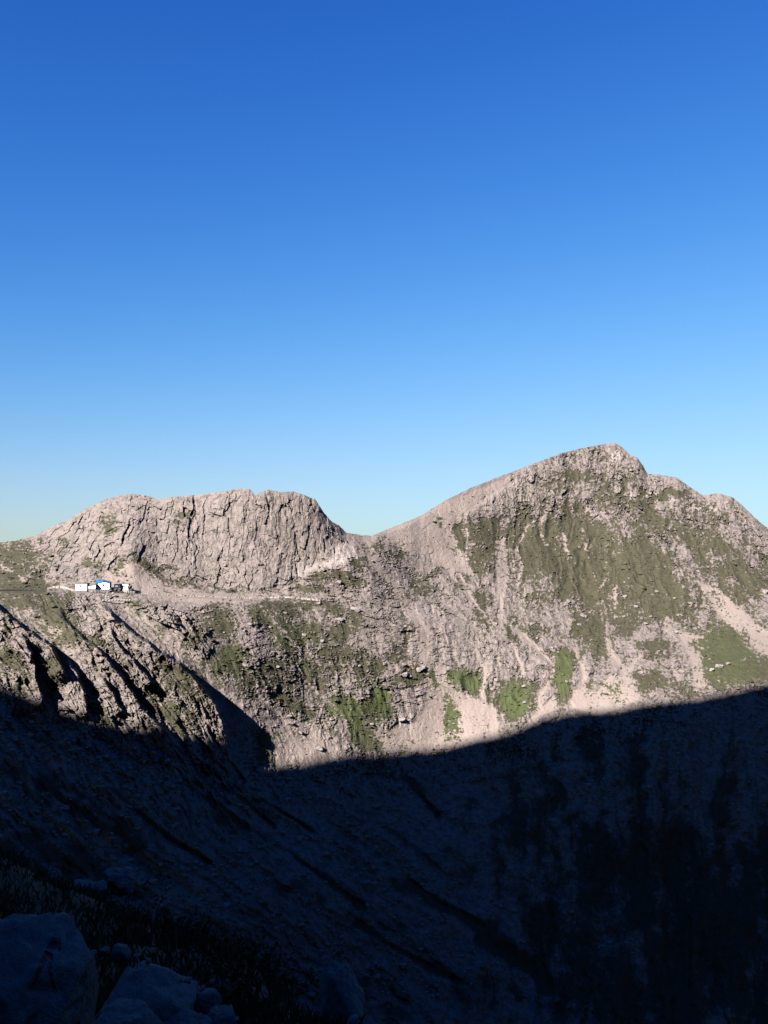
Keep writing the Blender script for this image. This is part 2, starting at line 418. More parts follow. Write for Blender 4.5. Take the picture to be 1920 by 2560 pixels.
VEG = [(30, 1420, 70, 75, 0, 1), (70, 1470, 60, 30, 10, .9), (270, 1306, 22, 26, 0, .8), (154, 1362, 14, 26, 0, .8), (224, 1414, 20, 16, 0, .9), (245, 1412, 14, 14, 0, .8), (300, 1400, 14, 14, 0, .7),
       (378, 1424, 62, 13, 33, 1), (424, 1427, 22, 12, 0, .8), (470, 1455, 40, 10, 12, .7), (560, 1470, 60, 7, 5, .7), (455, 1283, 30, 16, 0, .8), (548, 1325, 22, 10, 0, .5), (440, 1310, 14, 20, 0, .6),
       (135, 1525, 42, 45, 30, 1), (60, 1500, 60, 22, 15, .8), (181, 1588, 26, 22, 30, .8), (225, 1600, 30, 16, 35, .7), (464, 1710, 50, 22, 45, .9), (422, 1786, 48, 24, 40, .9), (380, 1748, 26, 20, 30, .8),
       (447, 1807, 30, 22, 30, .8), (140, 1660, 22, 40, 20, .8), (25, 1640, 30, 22, 10, .7), (265, 1790, 14, 26, 0, .8), (410, 1660, 30, 16, 40, .6), (500, 1580, 20, 30, 20, .7),
       (540, 1560, 36, 50, -20, .9), (570, 1651, 42, 40, 0, 1), (675, 1693, 40, 36, 0, .8), (692, 1512, 40, 24, 10, .7), (658, 1530, 26, 26, 0, .9), (723, 1526, 34, 24, 0, .9), (692, 1565, 30, 24, 0, .8),
       (735, 1603, 40, 24, 0, .95), (793, 1576, 30, 30, 0, .8), (831, 1522, 26, 16, 0, .8), (847, 1584, 30, 24, 0, .8), (889, 1546, 18, 30, 0, .9), (774, 1515, 22, 16, 0, .7), (870, 1634, 30, 22, 0, .8),
       (905, 1665, 18, 36, 0, .9), (939, 1661, 24, 30, 0, .8), (978, 1642, 28, 20, -20, .8), (677, 1673, 34, 30, 20, .9), (774, 1673, 40, 30, 0, .85), (785, 1708, 34, 24, 0, .8), (716, 1750, 36, 24, 20, .9),
       (754, 1773, 34, 20, 20, .9), (620, 1700, 26, 40, 10, .8), (870, 1769, 40, 22, 20, .95), (901, 1819, 26, 36, -20, 1), (928, 1854, 40, 20, 10, .9), (947, 1750, 22, 36, -10, 1), (970, 1781, 20, 22, -20, .9),
       (1024, 1692, 46, 20, -15, .9), (1078, 1704, 12, 36, 0, 1), (1120, 1735, 10, 20, 0, .8), (1132, 1790, 15, 52, -5, 1.1), (1118, 1800, 10, 30, 0, .9), (1148, 1690, 24, 26, 30, 1), (1179, 1711, 34, 20, 25, 1),
       (669, 1846, 22, 18, 20, .9), (658, 1881, 16, 26, -20, .9), (740, 1690, 60, 50, 0, .62), (830, 1640, 60, 40, 0, .6),
       (824, 1440, 46, 14, 0, .9), (897, 1411, 24, 16, 0, 1), (885, 1458, 40, 14, 0, .8), (780, 1470, 40, 10, 0, .7), (997, 1381, 22, 24, 0, .8), (932, 1369, 30, 14, 0, .7), (1055, 1465, 24, 24, 0, .8), (1020, 1500, 16, 20, 0, .7),
       (1102, 1307, 26, 16, 45, 1), (1148, 1357, 18, 46, -20, 1), (1130, 1322, 30, 26, 30, .9), (1179, 1312, 16, 36, -20, .9), (1217, 1356, 30, 70, 0, 1), (1152, 1452, 22, 30, 0, .8), (1202, 1508, 22, 40, 0, .8), (1190, 1410, 16, 30, 0, .7), (1094, 1427, 40, 8, -10, .7),
       (1340, 1345, 75, 60, 0, 1.1), (1347, 1400, 70, 50, 0, 1.0), (1446, 1330, 60, 40, 0, .95), (1520, 1352, 60, 50, 0, .9), (1594, 1401, 80, 50, 15, 1), (1560, 1440, 110, 50, 10, 1), (1644, 1460, 70, 44, 10, .95), (1446, 1410, 50, 50, 0, 1), (1420, 1460, 40, 40, 0, .7),
       (1390, 1330, 60, 40, 0, .9), (1300, 1420, 26, 46, 0, .8), (1446, 1189, 60, 12, 0, .6), (1515, 1243, 40, 30, 0, .7), (1594, 1258, 44, 14, 25, .8), (1396, 1218, 40, 16, 0, .55), (1683, 1238, 40, 10, 0, .8), (1718, 1337, 60, 30, 20, .66),
       (1792, 1357, 60, 40, 20, .66), (1841, 1436, 50, 36, 20, .8), (1890, 1455, 40, 30, 20, .9), (1612, 1506, 110, 44, 5, 1), (1495, 1476, 40, 30, 0, .9), (1478, 1567, 44, 26, 0, 1), (1569, 1554, 50, 30, 0, .95), (1808, 1632, 60, 60, 20, 1.15),
       (1851, 1676, 90, 40, 0, 1.1), (1790, 1700, 40, 30, 0, 1), (1634, 1615, 34, 26, 0, .85), (1504, 1619, 26, 30, 0, .8), (1282, 1580, 12, 36, -22, 1), (1413, 1658, 30, 30, 0, 1), (1404, 1715, 16, 46, 0, 1), (1287, 1750, 34, 40, 0, 1.1), (1330, 1728, 28, 26, 0, .9),
       (1539, 1735, 18, 34, 25, 1), (1500, 1740, 20, 10, 0, .8), (1625, 1700, 40, 26, 0, .9), (1226, 1745, 12, 36, -20, .9), (1700, 1730, 50, 18, 0, .6), (1842, 1480, 40, 30, 30, .8), (1700, 1500, 50, 40, 20, .8), (1560, 1210, 20, 20, 0, .4), (1640, 1300, 50, 20, 20, .6),
       (1260, 1300, 40, 30, 0, .45), (1400, 1270, 70, 30, 0, .4), (1760, 1290, 60, 26, 20, .5), (1340, 1580, 40, 26, 0, .55), (1350, 1500, 40, 24, 0, .6),
       # in the shade
       (1300, 2050, 90, 160, 0, .9), (1390, 2000, 20, 150, 0, 1), (1600, 1950, 26, 120, 0, .9), (1660, 1960, 14, 110, 0, .9), (1480, 1900, 24, 100, 0, .9), (1800, 2010, 40, 60, 20, .9), (1600, 2150, 260, 90, 0, 1), (1800, 2300, 200, 160, 0, .9), (1350, 2330, 80, 60, 40, 1),
       (690, 2120, 160, 14, 35, 1), (860, 2240, 120, 12, 32, .9), (560, 1980, 90, 12, 38, .8), (1050, 2200, 40, 16, 35, .8), (1250, 2350, 120, 26, 38, 1), (1000, 1980, 90, 30, 40, .8), (100, 2130, 260, 60, 20, 1), (300, 2060, 120, 40, 30, .7), (150, 1950, 140, 60, 20, .6),
       (1150, 2450, 120, 40, 20, .9), (1650, 2480, 260, 80, 0, .9), (900, 2420, 100, 40, 30, .7)]
LUSH = [(1287, 1752, 40, 40, 0, 1), (1410, 1680, 34, 60, 0, .8), (1160, 1700, 50, 30, 20, .9), (880, 1780, 60, 60, 0, .8), (950, 1760, 34, 50, 0, .8), (1132, 1790, 20, 60, 0, .7), (670, 1860, 40, 50, 0, .8), (735, 1603, 60, 40, 0, .4), (1800, 1650, 80, 70, 0, .5), (570, 1650, 60, 60, 0, .35),
        (1078, 1704, 16, 40, 0, .6), (1540, 1735, 24, 40, 0, .6)]
PALE = [(840, 1405, 46, 12, -22, 1), (880, 1395, 30, 10, 0, .8), (760, 1425, 40, 12, -25, .5), (1006, 1798, 20, 10, 0, 1), (795, 1600, 16, 6, 0, .9), (850, 1548, 12, 6, 0, 1), (805, 1602, 10, 6, 0, 1), (885, 1525, 18, 6, 10, 1), (1010, 1690, 16, 7, 0, .7), (1050, 1670, 18, 7, 0, .7),
        (800, 1870, 22, 8, 30, .6), (1580, 1245, 40, 10, 25, .7), (1630, 1240, 60, 8, 10, .6), (1760, 1270, 30, 8, 10, .7), (1540, 1142, 12, 12, 0, .8), (960, 1470, 60, 16, -10, .35), (860, 1380, 30, 20, 0, .5), (1050, 1530, 40, 20, 0, .4)]

P = base
wx_ = 26 * fbm(np.stack([Xf / 45, Yf / 45, Xf * 0 + 1], 1), 4, 23, g=.6); wy_ = 20 * fbm(np.stack([Xf / 45, Yf / 45, Xf * 0 + 5], 1), 4, 24, g=.6)
veg = blob_field(Xf + wx_, Yf + wy_, VEG)
warp = np.stack([fbm(P / 22, 3, 41), fbm(P / 22, 3, 47), fbm(P / 22, 3, 53)], 1)
lean = np.interp(Xf, [500, 900, 1250, 1550, 1900], [-0.55, -0.25, 0.05, -0.1, -0.5])      # fall line of each flank
xs_ = Xf + lean * (Yf - 1550)
gul = 0.62 * ridged(np.stack([xs_ / 95 + 0.6 * warp[:, 0], Yf / 420, Xf * 0], 1), 3, 71) + 0.38 * ridged(np.stack([xs_ / 38 + 0.7 * warp[:, 1], Yf / 190, Xf * 0 + 3], 1), 3, 73)
nz_a = fbm(np.stack([Xf / 26, Yf / 20, Xf * 0], 1), 4, 21)
nz_b = fbm(np.stack([Xf / 9, Yf / 7, Xf * 0 + 3], 1), 3, 31)
nz_c = fbm(np.stack([Xf / 60, Yf / 45, Xf * 0 + 7], 1), 3, 37)
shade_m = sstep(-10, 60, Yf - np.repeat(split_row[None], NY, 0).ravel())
# in the valley the turf grows in bands that follow the fall of the slope
def band_at(rt, w, l, seed):
    ca, sa = math.cos(rt), math.sin(rt)
    return np.stack([((Xf + wx_ * .7) * ca - (Yf + wy_ * .7) * sa) / w, (Xf * sa + Yf * ca) / l, Xf * 0], 1)
diag_w = 1 - sstep(1080, 1420, Xf + 0.25 * (Yf - 1900))
band = diag_w * fbm(band_at(0.93, 46, 420, 0), 4, 39, g=.55) + (1 - diag_w) * fbm(band_at(0.05, 58, 230, 0), 4, 40, g=.55)
fall = diag_w * ridged(band_at(0.93, 80, 600, 0), 3, 43) + (1 - diag_w) * ridged(band_at(0.05, 90, 500, 0), 3, 44)
streak = np.zeros(len(Xf))
for pts, w in (([(455, 1950), (590, 2045), (720, 2130), (860, 2235), (960, 2300)], 9), ([(560, 1960), (700, 2080)], 6), ([(985, 1900), (1060, 2000), (1110, 2060)], 9), ([(640, 1990), (800, 2090)], 5), ([(1000, 2190), (1100, 2260), (1230, 2330)], 12),
               ([(860, 2280), (1000, 2380), (1180, 2470)], 9), ([(250, 1950), (420, 2090), (560, 2180)], 8), ([(60, 1930), (230, 2050), (380, 2130)], 9), ([(1180, 2330), (1330, 2420), (1400, 2500)], 22)):
    d_, a_ = polydist(Xf + wx_ * .25, Yf + wy_ * .25, pts)
    streak = np.maximum(streak, np.exp(-(d_ / w) ** 2) * sstep(0, .15, a_) * (1 - sstep(.85, 1, a_)))
mott = soft_poly([(540, 1500), (640, 1500), (960, 1440), (960, 1780), (760, 1820), (640, 1800), (560, 1700)], 40) * 0.06 + soft_poly([(1130, 1300), (1500, 1280), (1640, 1300), (1920, 1400), (1920, 1740), (1450, 1740), (1200, 1560)], 40) * 0.05
uppk = soft_poly([(1180, 1230), (1500, 1110), (1620, 1180), (1960, 1330), (1960, 1480), (1700, 1400), (1560, 1300), (1300, 1290)], 30)
mott = mott + 0.10 * uppk
nz_d = fbm(np.stack([Xf / 5, Yf / 4, Xf * 0 + 2], 1), 2, 33)
mott = mott + spur * 0.06
lush0 = blob_field(Xf + wx_, Yf + wy_, LUSH)
stv = fbm(np.stack([(Xf + wx_ * .5) / 9, (Yf + wy_ * .5) / 60, Xf * 0 + 6], 1), 3, 34)
sth = fbm(np.stack([(Xf + wx_ * .5) / 34, (Yf + wy_ * .4) / 7, Xf * 0 + 8], 1), 3, 35)
rgt = sstep(1080, 1220, Xf)
nz_st = rgt * stv + (1 - rgt) * (1 - spur) * sth
veg_l = 0.34 * nz_st - 0.75 * (gul - 0.58) * (1 - cliff) + veg * (1 - 0.45 * scree) * 0.74 + 0.30 * lush0 + 0.40 * nz_a + 0.60 * nz_b + 0.46 * nz_d + 0.22 * nz_c + 0.10 + (1 - cliff) * (1 - scree) * 0.14 + mott - 0.06 * cliff
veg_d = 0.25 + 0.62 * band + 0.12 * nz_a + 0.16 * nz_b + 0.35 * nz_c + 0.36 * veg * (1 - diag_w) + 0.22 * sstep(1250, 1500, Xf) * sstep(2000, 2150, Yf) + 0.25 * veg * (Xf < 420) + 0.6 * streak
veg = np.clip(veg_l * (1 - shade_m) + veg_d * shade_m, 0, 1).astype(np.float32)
lush = np.clip(blob_field(Xf + wx_, Yf + wy_, LUSH) + 0.15 * nz_a, 0, 1)
pale = np.clip(blob_field(Xf, Yf, PALE) + 0.25 * nz_b, 0, 1) * (veg < .5)

# relief along the view depth, in metres (positive = towards the valley)
rockm = 1 - sstep(0.40, 0.62, veg)
rough = np.clip(rockm * (1 - 0.85 * scree) + 0.12, 0, 1)
relief = np.zeros(len(P), np.float32)
lit = (np.repeat(split_row[None], NY, 0).ravel() + 60 > Yf).astype(np.float32)
# cliff : upright joints and columns
Pc = (P + warp * 1.4) * np.array([1, 0.6, 0.24], np.float32)
b1, e1 = mblocks(Pc / 9.0, 1, cliff, True)
b2, e2 = mblocks(Pc / 3.2, 2, cliff, True)
b3, e3 = mblocks((P + warp) * np.array([1, .7, .7], np.float32) / 1.6, 3, lit * (1 - scree))
stri = fbm((P + warp * 3) * np.array([1 / 2.4, 1 / 4, 1 / 14], np.float32), 4, 57, g=0.6)
colm = 1.15 * b1 + 0.65 * b2 + 0.22 * b3 + 0.55 * stri
colm = colm + 1.5 * ridged(P * np.array([1 / 34, 1 / 40, 1 / 100], np.float32), 4, 61, 0.55)
relief += cliff * colm * 0.9
# open slopes : outcrops between turf, slabs lying level in the middle
opens = (1 - cliff) * (1 - spur)
mk = opens * lit * (rough > 0.15)
Pg = (P + warp * 4.5) * np.array([1, 0.7, 0.62], np.float32)
g1, q1 = mblocks(Pg / 6.0, 4, mk * (1 - slab))
g2, q2 = mblocks(Pg / 2.5, 5, mk * (1 - slab))
Ps = (P + warp * 2.5) * np.array([0.34, 0.5, 1.5], np.float32)
s1, t1 = mblocks(Ps / 4.2, 6, mk * slab, True)
s2, t2 = mblocks(Ps / 1.9, 7, mk * slab, True)
fine = fbm((P + warp) / 3.2, 4, 59, g=0.62)
out_g = 0.75 * g1 + 0.4 * g2 + 0.18 * b3 + 0.55 * fine
out_s = 0.7 * s1 + 0.34 * s2 + 0.12 * b3 + 0.3 * fine
patch = 0.45 + 0.9 * sstep(-0.3, 0.5, fbm(P / 18, 3, 63))
relief += opens * ((1 - slab) * out_g * (1 + 0.8 * uppk) + slab * out_s) * rough * patch
relief += opens * (rockm - 0.5) * (1 - scree) * 0.5
# gullies running down the slopes
gamp = np.interp(Xf, [500, 1000, 1250], [3.4, 4.2, 6.8])
relief += opens * (gamp * (gul - 0.5) * (1 - 0.8 * scree) * (1 - shade_m) + 7.0 * (fall - 0.5) * shade_m - 2.0 * streak * shade_m)
relief += (1 - cliff) * 4.5 * fbm(P / 55, 3, 81)
relief += (1 - cliff) * 0.22 * fbm(P / 2.2, 3, 91) + shade_m * (1.6 * ridged(P / 14, 3, 93) + 1.0 * fbm(P / 6, 3, 95)) 
# the spur : sharp ribs and pinnacles
Pw = P + warp * 2.5
Pr = np.stack([Pw[:, 0] * .72 + Pw[:, 2] * .70, Pw[:, 1] * .7, (Pw[:, 0] * .70 - Pw[:, 2] * .72) * .42], 1).astype(np.float32)
Pv = (Pw * np.array([1, .7, .40], np.float32))
spm = np.maximum(spur, pillar) * lit
d1, k1 = mblocks(Pr / 6.0, 8, spm, True)
d2, k2 = mblocks(Pv / 2.8, 9, spm, True)
rib = ridged(np.stack([(Xf - 0.75 * Yf) / 46, (0.75 * Xf + Yf) / 190, Xf * 0], 1), 3, 101)
rib2 = ridged(np.stack([(Xf - 0.62 * Yf) / 19 + warp[:, 0], (0.62 * Xf + Yf) / 90, Xf * 0 + 2], 1), 2, 103)
relief += spur * ((1.5 * d1 + 0.75 * d2 + .22 * b3 + 0.55 * fine) * (0.35 + 0.65 * rockm) + 4.5 * (rib - 0.45) + 2.6 * (rib2 - 0.5))
relief += pillar * (1.5 * d1 + 1.2 * d2)
RIBS = [([(235, 1500), (305, 1560), (345, 1590), (400, 1635), (440, 1655), (490, 1700), (535, 1760), (556, 1800), (566, 1850), (572, 1905), (574, 1950)], 17, 60),
        ([(-60, 1470), (25, 1545), (84, 1588), (122, 1613), (150, 1660), (170, 1710)], 14, 45),
        ([(130, 1525), (200, 1590), (253, 1630), (304, 1693), (359, 1777), (422, 1836), (470, 1900)], 7, 60),
        ([(270, 1565), (300, 1620), (335, 1655), (365, 1690), (395, 1725)], 6, 40),
        ([(50, 1585), (78, 1630), (86, 1680), (100, 1735), (110, 1780)], 9, 50),
        ([(165, 1645), (196, 1690), (212, 1745), (222, 1800)], 9, 45),
        ([(250, 1690), (285, 1740), (310, 1790)], 6, 30)]
wob = 7 * fbm(np.stack([Xf / 30, Yf / 30, Xf * 0 + 9], 1), 3, 111)
rel0 = relief.copy()
for pts, A, wl_ in RIBS:
    d_, a_ = polydist(Xf, Yf, pts)
    d_ = d_ + wob
    if A > 10:
        gl = np.exp(-((d_ - 34) / 36) ** 2) * (d_ > -4) * sstep(0, .06, a_) * (1 - sstep(.93, 1, a_))
        relief -= (0.85 * gl * rel0).astype(np.float32)
    tap = sstep(0, 0.12, a_) * (1 - sstep(0.86, 1.0, a_))
    prof = np.where(d_ < 0, np.exp(np.minimum(d_, 0) / wl_), 1 - sstep(0, 7, d_))
    back = np.exp(-((d_ - 22) / 26) ** 2) * (d_ > 0) * 0.25
    if A > 15:
        tap = tap * (1 - 0.5 * sstep(0.5, 0.95, a_))
    relief += (A * tap * (prof - back)).astype(np.float32)
# keep the hut terrace level and the skyline where it is
hut = soft_poly([(165, 1455), (345, 1455), (350, 1486), (165, 1482)], 10)
relief *= 1 - 0.93 * np.clip(hut * 1.3, 0, 1)
fade = sstep(0, 14, Yf - np.repeat(sky_row[None], NY, 0).ravel())
relief *= (0.35 + 0.65 * fade)
D2 = D.ravel() - relief
pos = at(Xf, Yf, D2).reshape(NY, NX, 3)
# the far side of the crest
crest = pos[0]
back_rows = []
ux, uy, _ = ray(XS, sky_row)
for k in range(nrow_back, 0, -1):
    s = 260 * (k / nrow_back) ** 1.8
    bz = crest[:, 2] - 0.55 * s - 0.0016 * s * s - 0.05
    back_rows.append(np.stack([crest[:, 0] + ux * s, crest[:, 1] + uy * s, bz], 1))
pos = np.concatenate([np.stack(back_rows, 0), pos], 0)
def ext(a):
    return np.concatenate([np.repeat(a.reshape(NY, NX)[:1], nrow_back, 0), a.reshape(NY, NX)], 0)
A_VEG, A_LUSH, A_PALE, A_SCREE = map(ext, (veg, lush, pale, scree))
TY = NY + nrow_back
DEPTH = D2.reshape(NY, NX)

def surf(px, row):
    """point of the mountain surface seen at a picture position, and its distance"""
    i = int(np.clip(round((px - XS[0]) / (XS[1] - XS[0])), 0, NX - 1))
    j = int(np.argmin(np.abs(RW[:, i] - row)))
    return Vector(pos[j + nrow_back, i]), float(DEPTH[j, i])

# split into landforms
fx = 0.5 * (PX[:-1, :-1] + PX[1:, 1:]); fy = 0.5 * (RW[:-1, :-1] + RW[1:, 1:])
zone = np.full((TY - 1, NX - 1), 0, np.int8)
zz = np.where(fx > np.interp(fy, [1330, 1400, 1500, 1700, 1900], [905, 915, 930, 920, 900]), 1, 0)
sp_m = in_poly(fx.ravel(), fy.ravel(), [(-400, 1482), (260, 1488), (330, 1500), (400, 1590), (480, 1655), (560, 1712), (620, 1780), (640, 1860), (610, 1905), (470, 1890), (422, 1842), (262, 1808), (114, 1765), (0, 1715), (-400, 1600)]).reshape(fx.shape)
zz = np.where(sp_m, 2, zz)
low = fy > np.interp(fx, [-400, 0, 114, 262, 422, 470, 610, 716, 928, 1100, 1300, 1604, 1920, 2400], [1600, 1715, 1765, 1808, 1842, 1895, 1905, 1935, 1900, 1895, 1850, 1790, 1740, 1720])
zz = np.where(low & ~sp_m, 3, zz)
zone[nrow_back:] = zz
zone[:nrow_back] = np.where(fx[0] > 905, 1, 0)[None]
idx = np.arange(TY * NX).reshape(TY, NX)
quads = np.stack([idx[:-1, :-1], idx[1:, :-1], idx[1:, 1:], idx[:-1, 1:]], -1)
flatpos = pos.reshape(-1, 3)
for z, nm, lb in ((0, 'cliff_hill', 'pinkish grey cliff hill with flat jagged top above the white huts'),
                  (1, 'mountain_peak', 'tall pointed mountain with turf and scree on the right'),
                  (2, 'rocky_spur', 'jagged rock ribs descending below the huts'),
                  (3, 'valley_slope', 'dark shaded lower slope streaked with gullies')):
    F = quads[zone == z]
    used, inv = np.unique(F.ravel(), return_inverse=True)
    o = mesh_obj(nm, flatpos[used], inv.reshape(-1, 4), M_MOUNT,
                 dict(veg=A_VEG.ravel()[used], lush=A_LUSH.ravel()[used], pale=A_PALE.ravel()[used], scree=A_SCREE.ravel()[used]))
    tag(o, lb, kind='structure')

# ------------------------------------------------------------------ the mountain behind the camera, whose crest throws the big shadow
TERM = [(-250, 1640), (-120, 1670), (0, 1710), (51, 1731), (114, 1759), (169, 1790), (262, 1806), (359, 1815), (422, 1842), (447, 1870), (485, 1898), (570, 1902), (646, 1899), (716, 1912), (762, 1908), (816, 1893), (870, 1883), (928, 1874),
        (1024, 1872), (1094, 1870), (1140, 1858), (1217, 1841), (1287, 1834), (1308, 1815), (1374, 1789), (1413, 1775), (1512, 1780), (1604, 1760), (1699, 1749), (1764, 1745), (1829, 1726), (1920, 1706), (2050, 1690), (2170, 1685)]
Sh = np.array([math.sin(SUN_AZ), math.cos(SUN_AZ)]); Lt = np.array([Sh[1], -Sh[0]])
RD = 330.0
ss, hh_ = [], []
rel_s = relief.reshape(NY, NX)
for (tx, ty) in TERM:
    i = int(np.clip(round((tx - XS[0]) / (XS[1] - XS[0])), 0, NX - 1)); j = int(np.argmin(np.abs(RW[:, i] - ty)))
    i0, i1, j0, j1 = max(0, i - 9), i + 10, max(0, j - 9), j + 10
    q = pos[j0 + nrow_back:j1 + nrow_back, i0:i1].reshape(-1, 3).mean(0)
    along = RD - q[:2] @ Sh
    ss.append(q[:2] @ Lt); hh_.append(q[2] + along * math.tan(SUN_EL))
o_ = np.argsort(ss); ss = np.array(ss)[o_]; hh_ = np.array(hh_)[o_]
gs = np.linspace(-900, 900, 361)
crest_h = np.interp(gs, ss, hh_)
ker = np.hanning(9); ker /= ker.sum()
crest_h = np.convolve(np.pad(crest_h, 4, mode='edge'), ker, 'valid')
crest_h = crest_h + 60 * sstep(0, 500, np.abs(gs - 0.5 * (ss[0] + ss[-1])) - 0.5 * (ss[-1] - ss[0]))
gd = np.concatenate([np.linspace(2.5, 60, 24), np.linspace(66, RD, 60), np.linspace(RD + 6, 900, 40)])
rv = []
for d in gd:
    low_z = -6.0 - 0.05 * np.abs(gs)
    if d <= RD:
        t = (d - 2.5) / (RD - 2.5)
        z = low_z + (crest_h - low_z) * (t ** 1.15)
    else:
        z = crest_h - 0.75 * (d - RD)
    rv.append(np.stack([gs * Lt[0] + d * Sh[0], gs * Lt[1] + d * Sh[1], z], 1))
rv = np.stack(rv, 0)
rf = rv.reshape(-1, 3).astype(np.float32)
amp = (np.minimum(1, np.abs(np.repeat(gd, len(gs)) - RD) / 60) * np.minimum(1, np.repeat(gd, len(gs)) / 60))
rf[:, 2] += 14 * fbm(rf / 70, 4, 201) * amp
ri = np.arange(rf.shape[0]).reshape(len(gd), len(gs))
rq = np.stack([ri[:-1, :-1], ri[:-1, 1:], ri[1:, 1:], ri[1:, :-1]], -1).reshape(-1, 4)
o = mesh_obj('mountain_behind', rf, rq, M_MOUNT, dict(veg=np.clip(0.45 + fbm(rf / 25, 3, 211) * .4, 0, 1), lush=np.zeros(len(rf)), pale=np.zeros(len(rf)), scree=np.zeros(len(rf))))
tag(o, 'mountain side rising behind the viewpoint', kind='structure')
print('crest', crest_h.min(), crest_h.max(), ss[0], ss[-1])

# unseen ridges added left and right of the view to block sky light
def side_wall(name, az0, az1, d0, d1, el0, el1, label, seed):
    az = np.radians(np.linspace(az0, az1, 120)); t_ = np.linspace(0, 1, 70)
    A_, T_ = np.meshgrid(az, t_)
    rad = np.where(T_ < .62, d0 + (d1 - d0) * T_ / .62, d1 + 420 * (T_ - .62) / .38)
    u_ = (A_ - az[0]) / (az[-1] - az[0])
    top = d1 * np.tan(np.radians(el0 + (el1 - el0) * u_)) * (1 + .10 * np.sin(9 * u_ + seed))
    z = np.where(T_ < .62, -190 + (top + 190) * (T_ / .62) ** 1.1, top - 330 * ((T_ - .62) / .38))
    Q = np.stack([np.sin(A_) * rad, np.cos(A_) * rad, z], -1).reshape(-1, 3).astype(np.float32)
    Q[:, 2] += 22 * fbm(Q / 90, 4, seed)
    ii = np.arange(len(Q)).reshape(A_.shape)
    ff = np.stack([ii[:-1, :-1], ii[:-1, 1:], ii[1:, 1:], ii[1:, :-1]], -1).reshape(-1, 4)
    z0 = np.zeros(len(Q))
    o = mesh_obj(name, Q, ff, M_MOUNT, dict(veg=np.clip(0.4 + fbm(Q / 25, 3, seed + 7) * .5, 0, 1), lush=z0, pale=z0, scree=z0))
    tag(o, label, kind='structure')
side_wall('sky_block_ridge', 36, 130, 250, 560, 14, 30, 'unseen ridge added to the right of the view to block sky light', 401)
side_wall('sky_block_ridge', -92, -34, 250, 560, 26, 10, 'unseen ridge added to the left of the view to block sky light', 411)

# ------------------------------------------------------------------ near slope under the viewpoint
NSIL = [(-600, 2020, 45), (-200, 2050, 42), (0, 2085, 36), (150, 2180, 31), (330, 2232, 26), (480, 2262, 22), (560, 2290, 20), (640, 2340, 17), (700, 2420, 15), (760, 2490, 15), (850, 2500, 15), (920, 2600, 14),
        (1000, 2760, 10), (1300, 3000, 7), (1920, 3250, 5), (2500, 3400, 4.5)]
nsx = np.linspace(-560, 2460, 380)
sil_r = curve([(a, b) for a, b, c in NSIL], nsx, 25); sil_d = curve([(a, c) for a, b, c in NSIL], nsx, 25)
_, _, sl = ray(nsx, sil_r)
sil_z = sl * sil_d
nd = np.geomspace(0.9, 236, 190)
nearP = np.empty((len(nd), len(nsx), 3))
rx_, ry_, _ = ray(nsx, np.full(len(nsx), 1400.0))
for i in range(len(nsx)):
    ds, zs = sil_d[i], sil_z[i]
    kd = np.array([0.5, 1.4, 0.30 * ds + 1.2, ds, ds * 1.5 + 3, 236.0]); kd = np.maximum.accumulate(kd + np.arange(6) * 1e-3)
    zm = -1.75 + (zs + 1.75) * 0.30 - 0.55
    kz = np.array([-1.72, -1.85, zm, zs, zs - (ds * .5 + 3) * 0.95, -200.0])
    z = hermite(kd, kz, nd)
    nearP[:, i] = np.stack([rx_[i] * nd, ry_[i] * nd, z], 1)
nf = nearP.reshape(-1, 3).astype(np.float32)
dn = np.repeat(nd, len(nsx)).astype(np.float32)
nf[:, 2] += 0.018 * dn * fbm(nf / np.maximum(0.05, 1)[None] / 6 if False else nf / 6, 4, 301) + 0.10 * np.minimum(1, dn / 6) * fbm(nf / 1.1, 4, 311) + np.minimum(dn / 60, 1) * 5 * (fbm(nf / 30, 3, 321) - 0.15)
ni = np.arange(len(nf)).reshape(len(nd), len(nsx))
nq = np.stack([ni[:-1, :-1], ni[:-1, 1:], ni[1:, 1:], ni[1:, :-1]], -1).reshape(-1, 4)
nveg = np.clip(0.62 + 0.35 * fbm(nf / 5, 3, 331), 0, 1)

def near_material():
    t = NT('near_slope_turf')
    n1 = t.noise(0.5, 5); n2 = t.noise(6, 4, .7)
    turf = t.mix(t.ramp(n2, .3, .7), (0.012, 0.014, 0.008), (0.026, 0.028, 0.014))
    soil = t.mix(t.ramp(n2, .3, .7), (0.045, 0.04, 0.036), (0.08, 0.07, 0.062))
    t.color(t.mix(t.ramp(t.math('ADD', t.attr('veg'), t.math('MULTIPLY', t.math('SUBTRACT', n1, .5), .8)), .35, .55), soil, turf))
    t.bump(n2, .5, .08)
    return t.m
M_NEAR = near_material()
o = mesh_obj('near_slope', nf, nq, M_NEAR, dict(veg=nveg), smooth=True)
tag(o, 'dark grassy slope falling away in the foreground', kind='structure')

def near_z(px, d):
    i = int(np.clip(round((px - nsx[0]) / (nsx[1] - nsx[0])), 0, len(nsx) - 1)); j = int(np.argmin(np.abs(nd - d)))
    return float(nf[j * len(nsx) + i, 2])

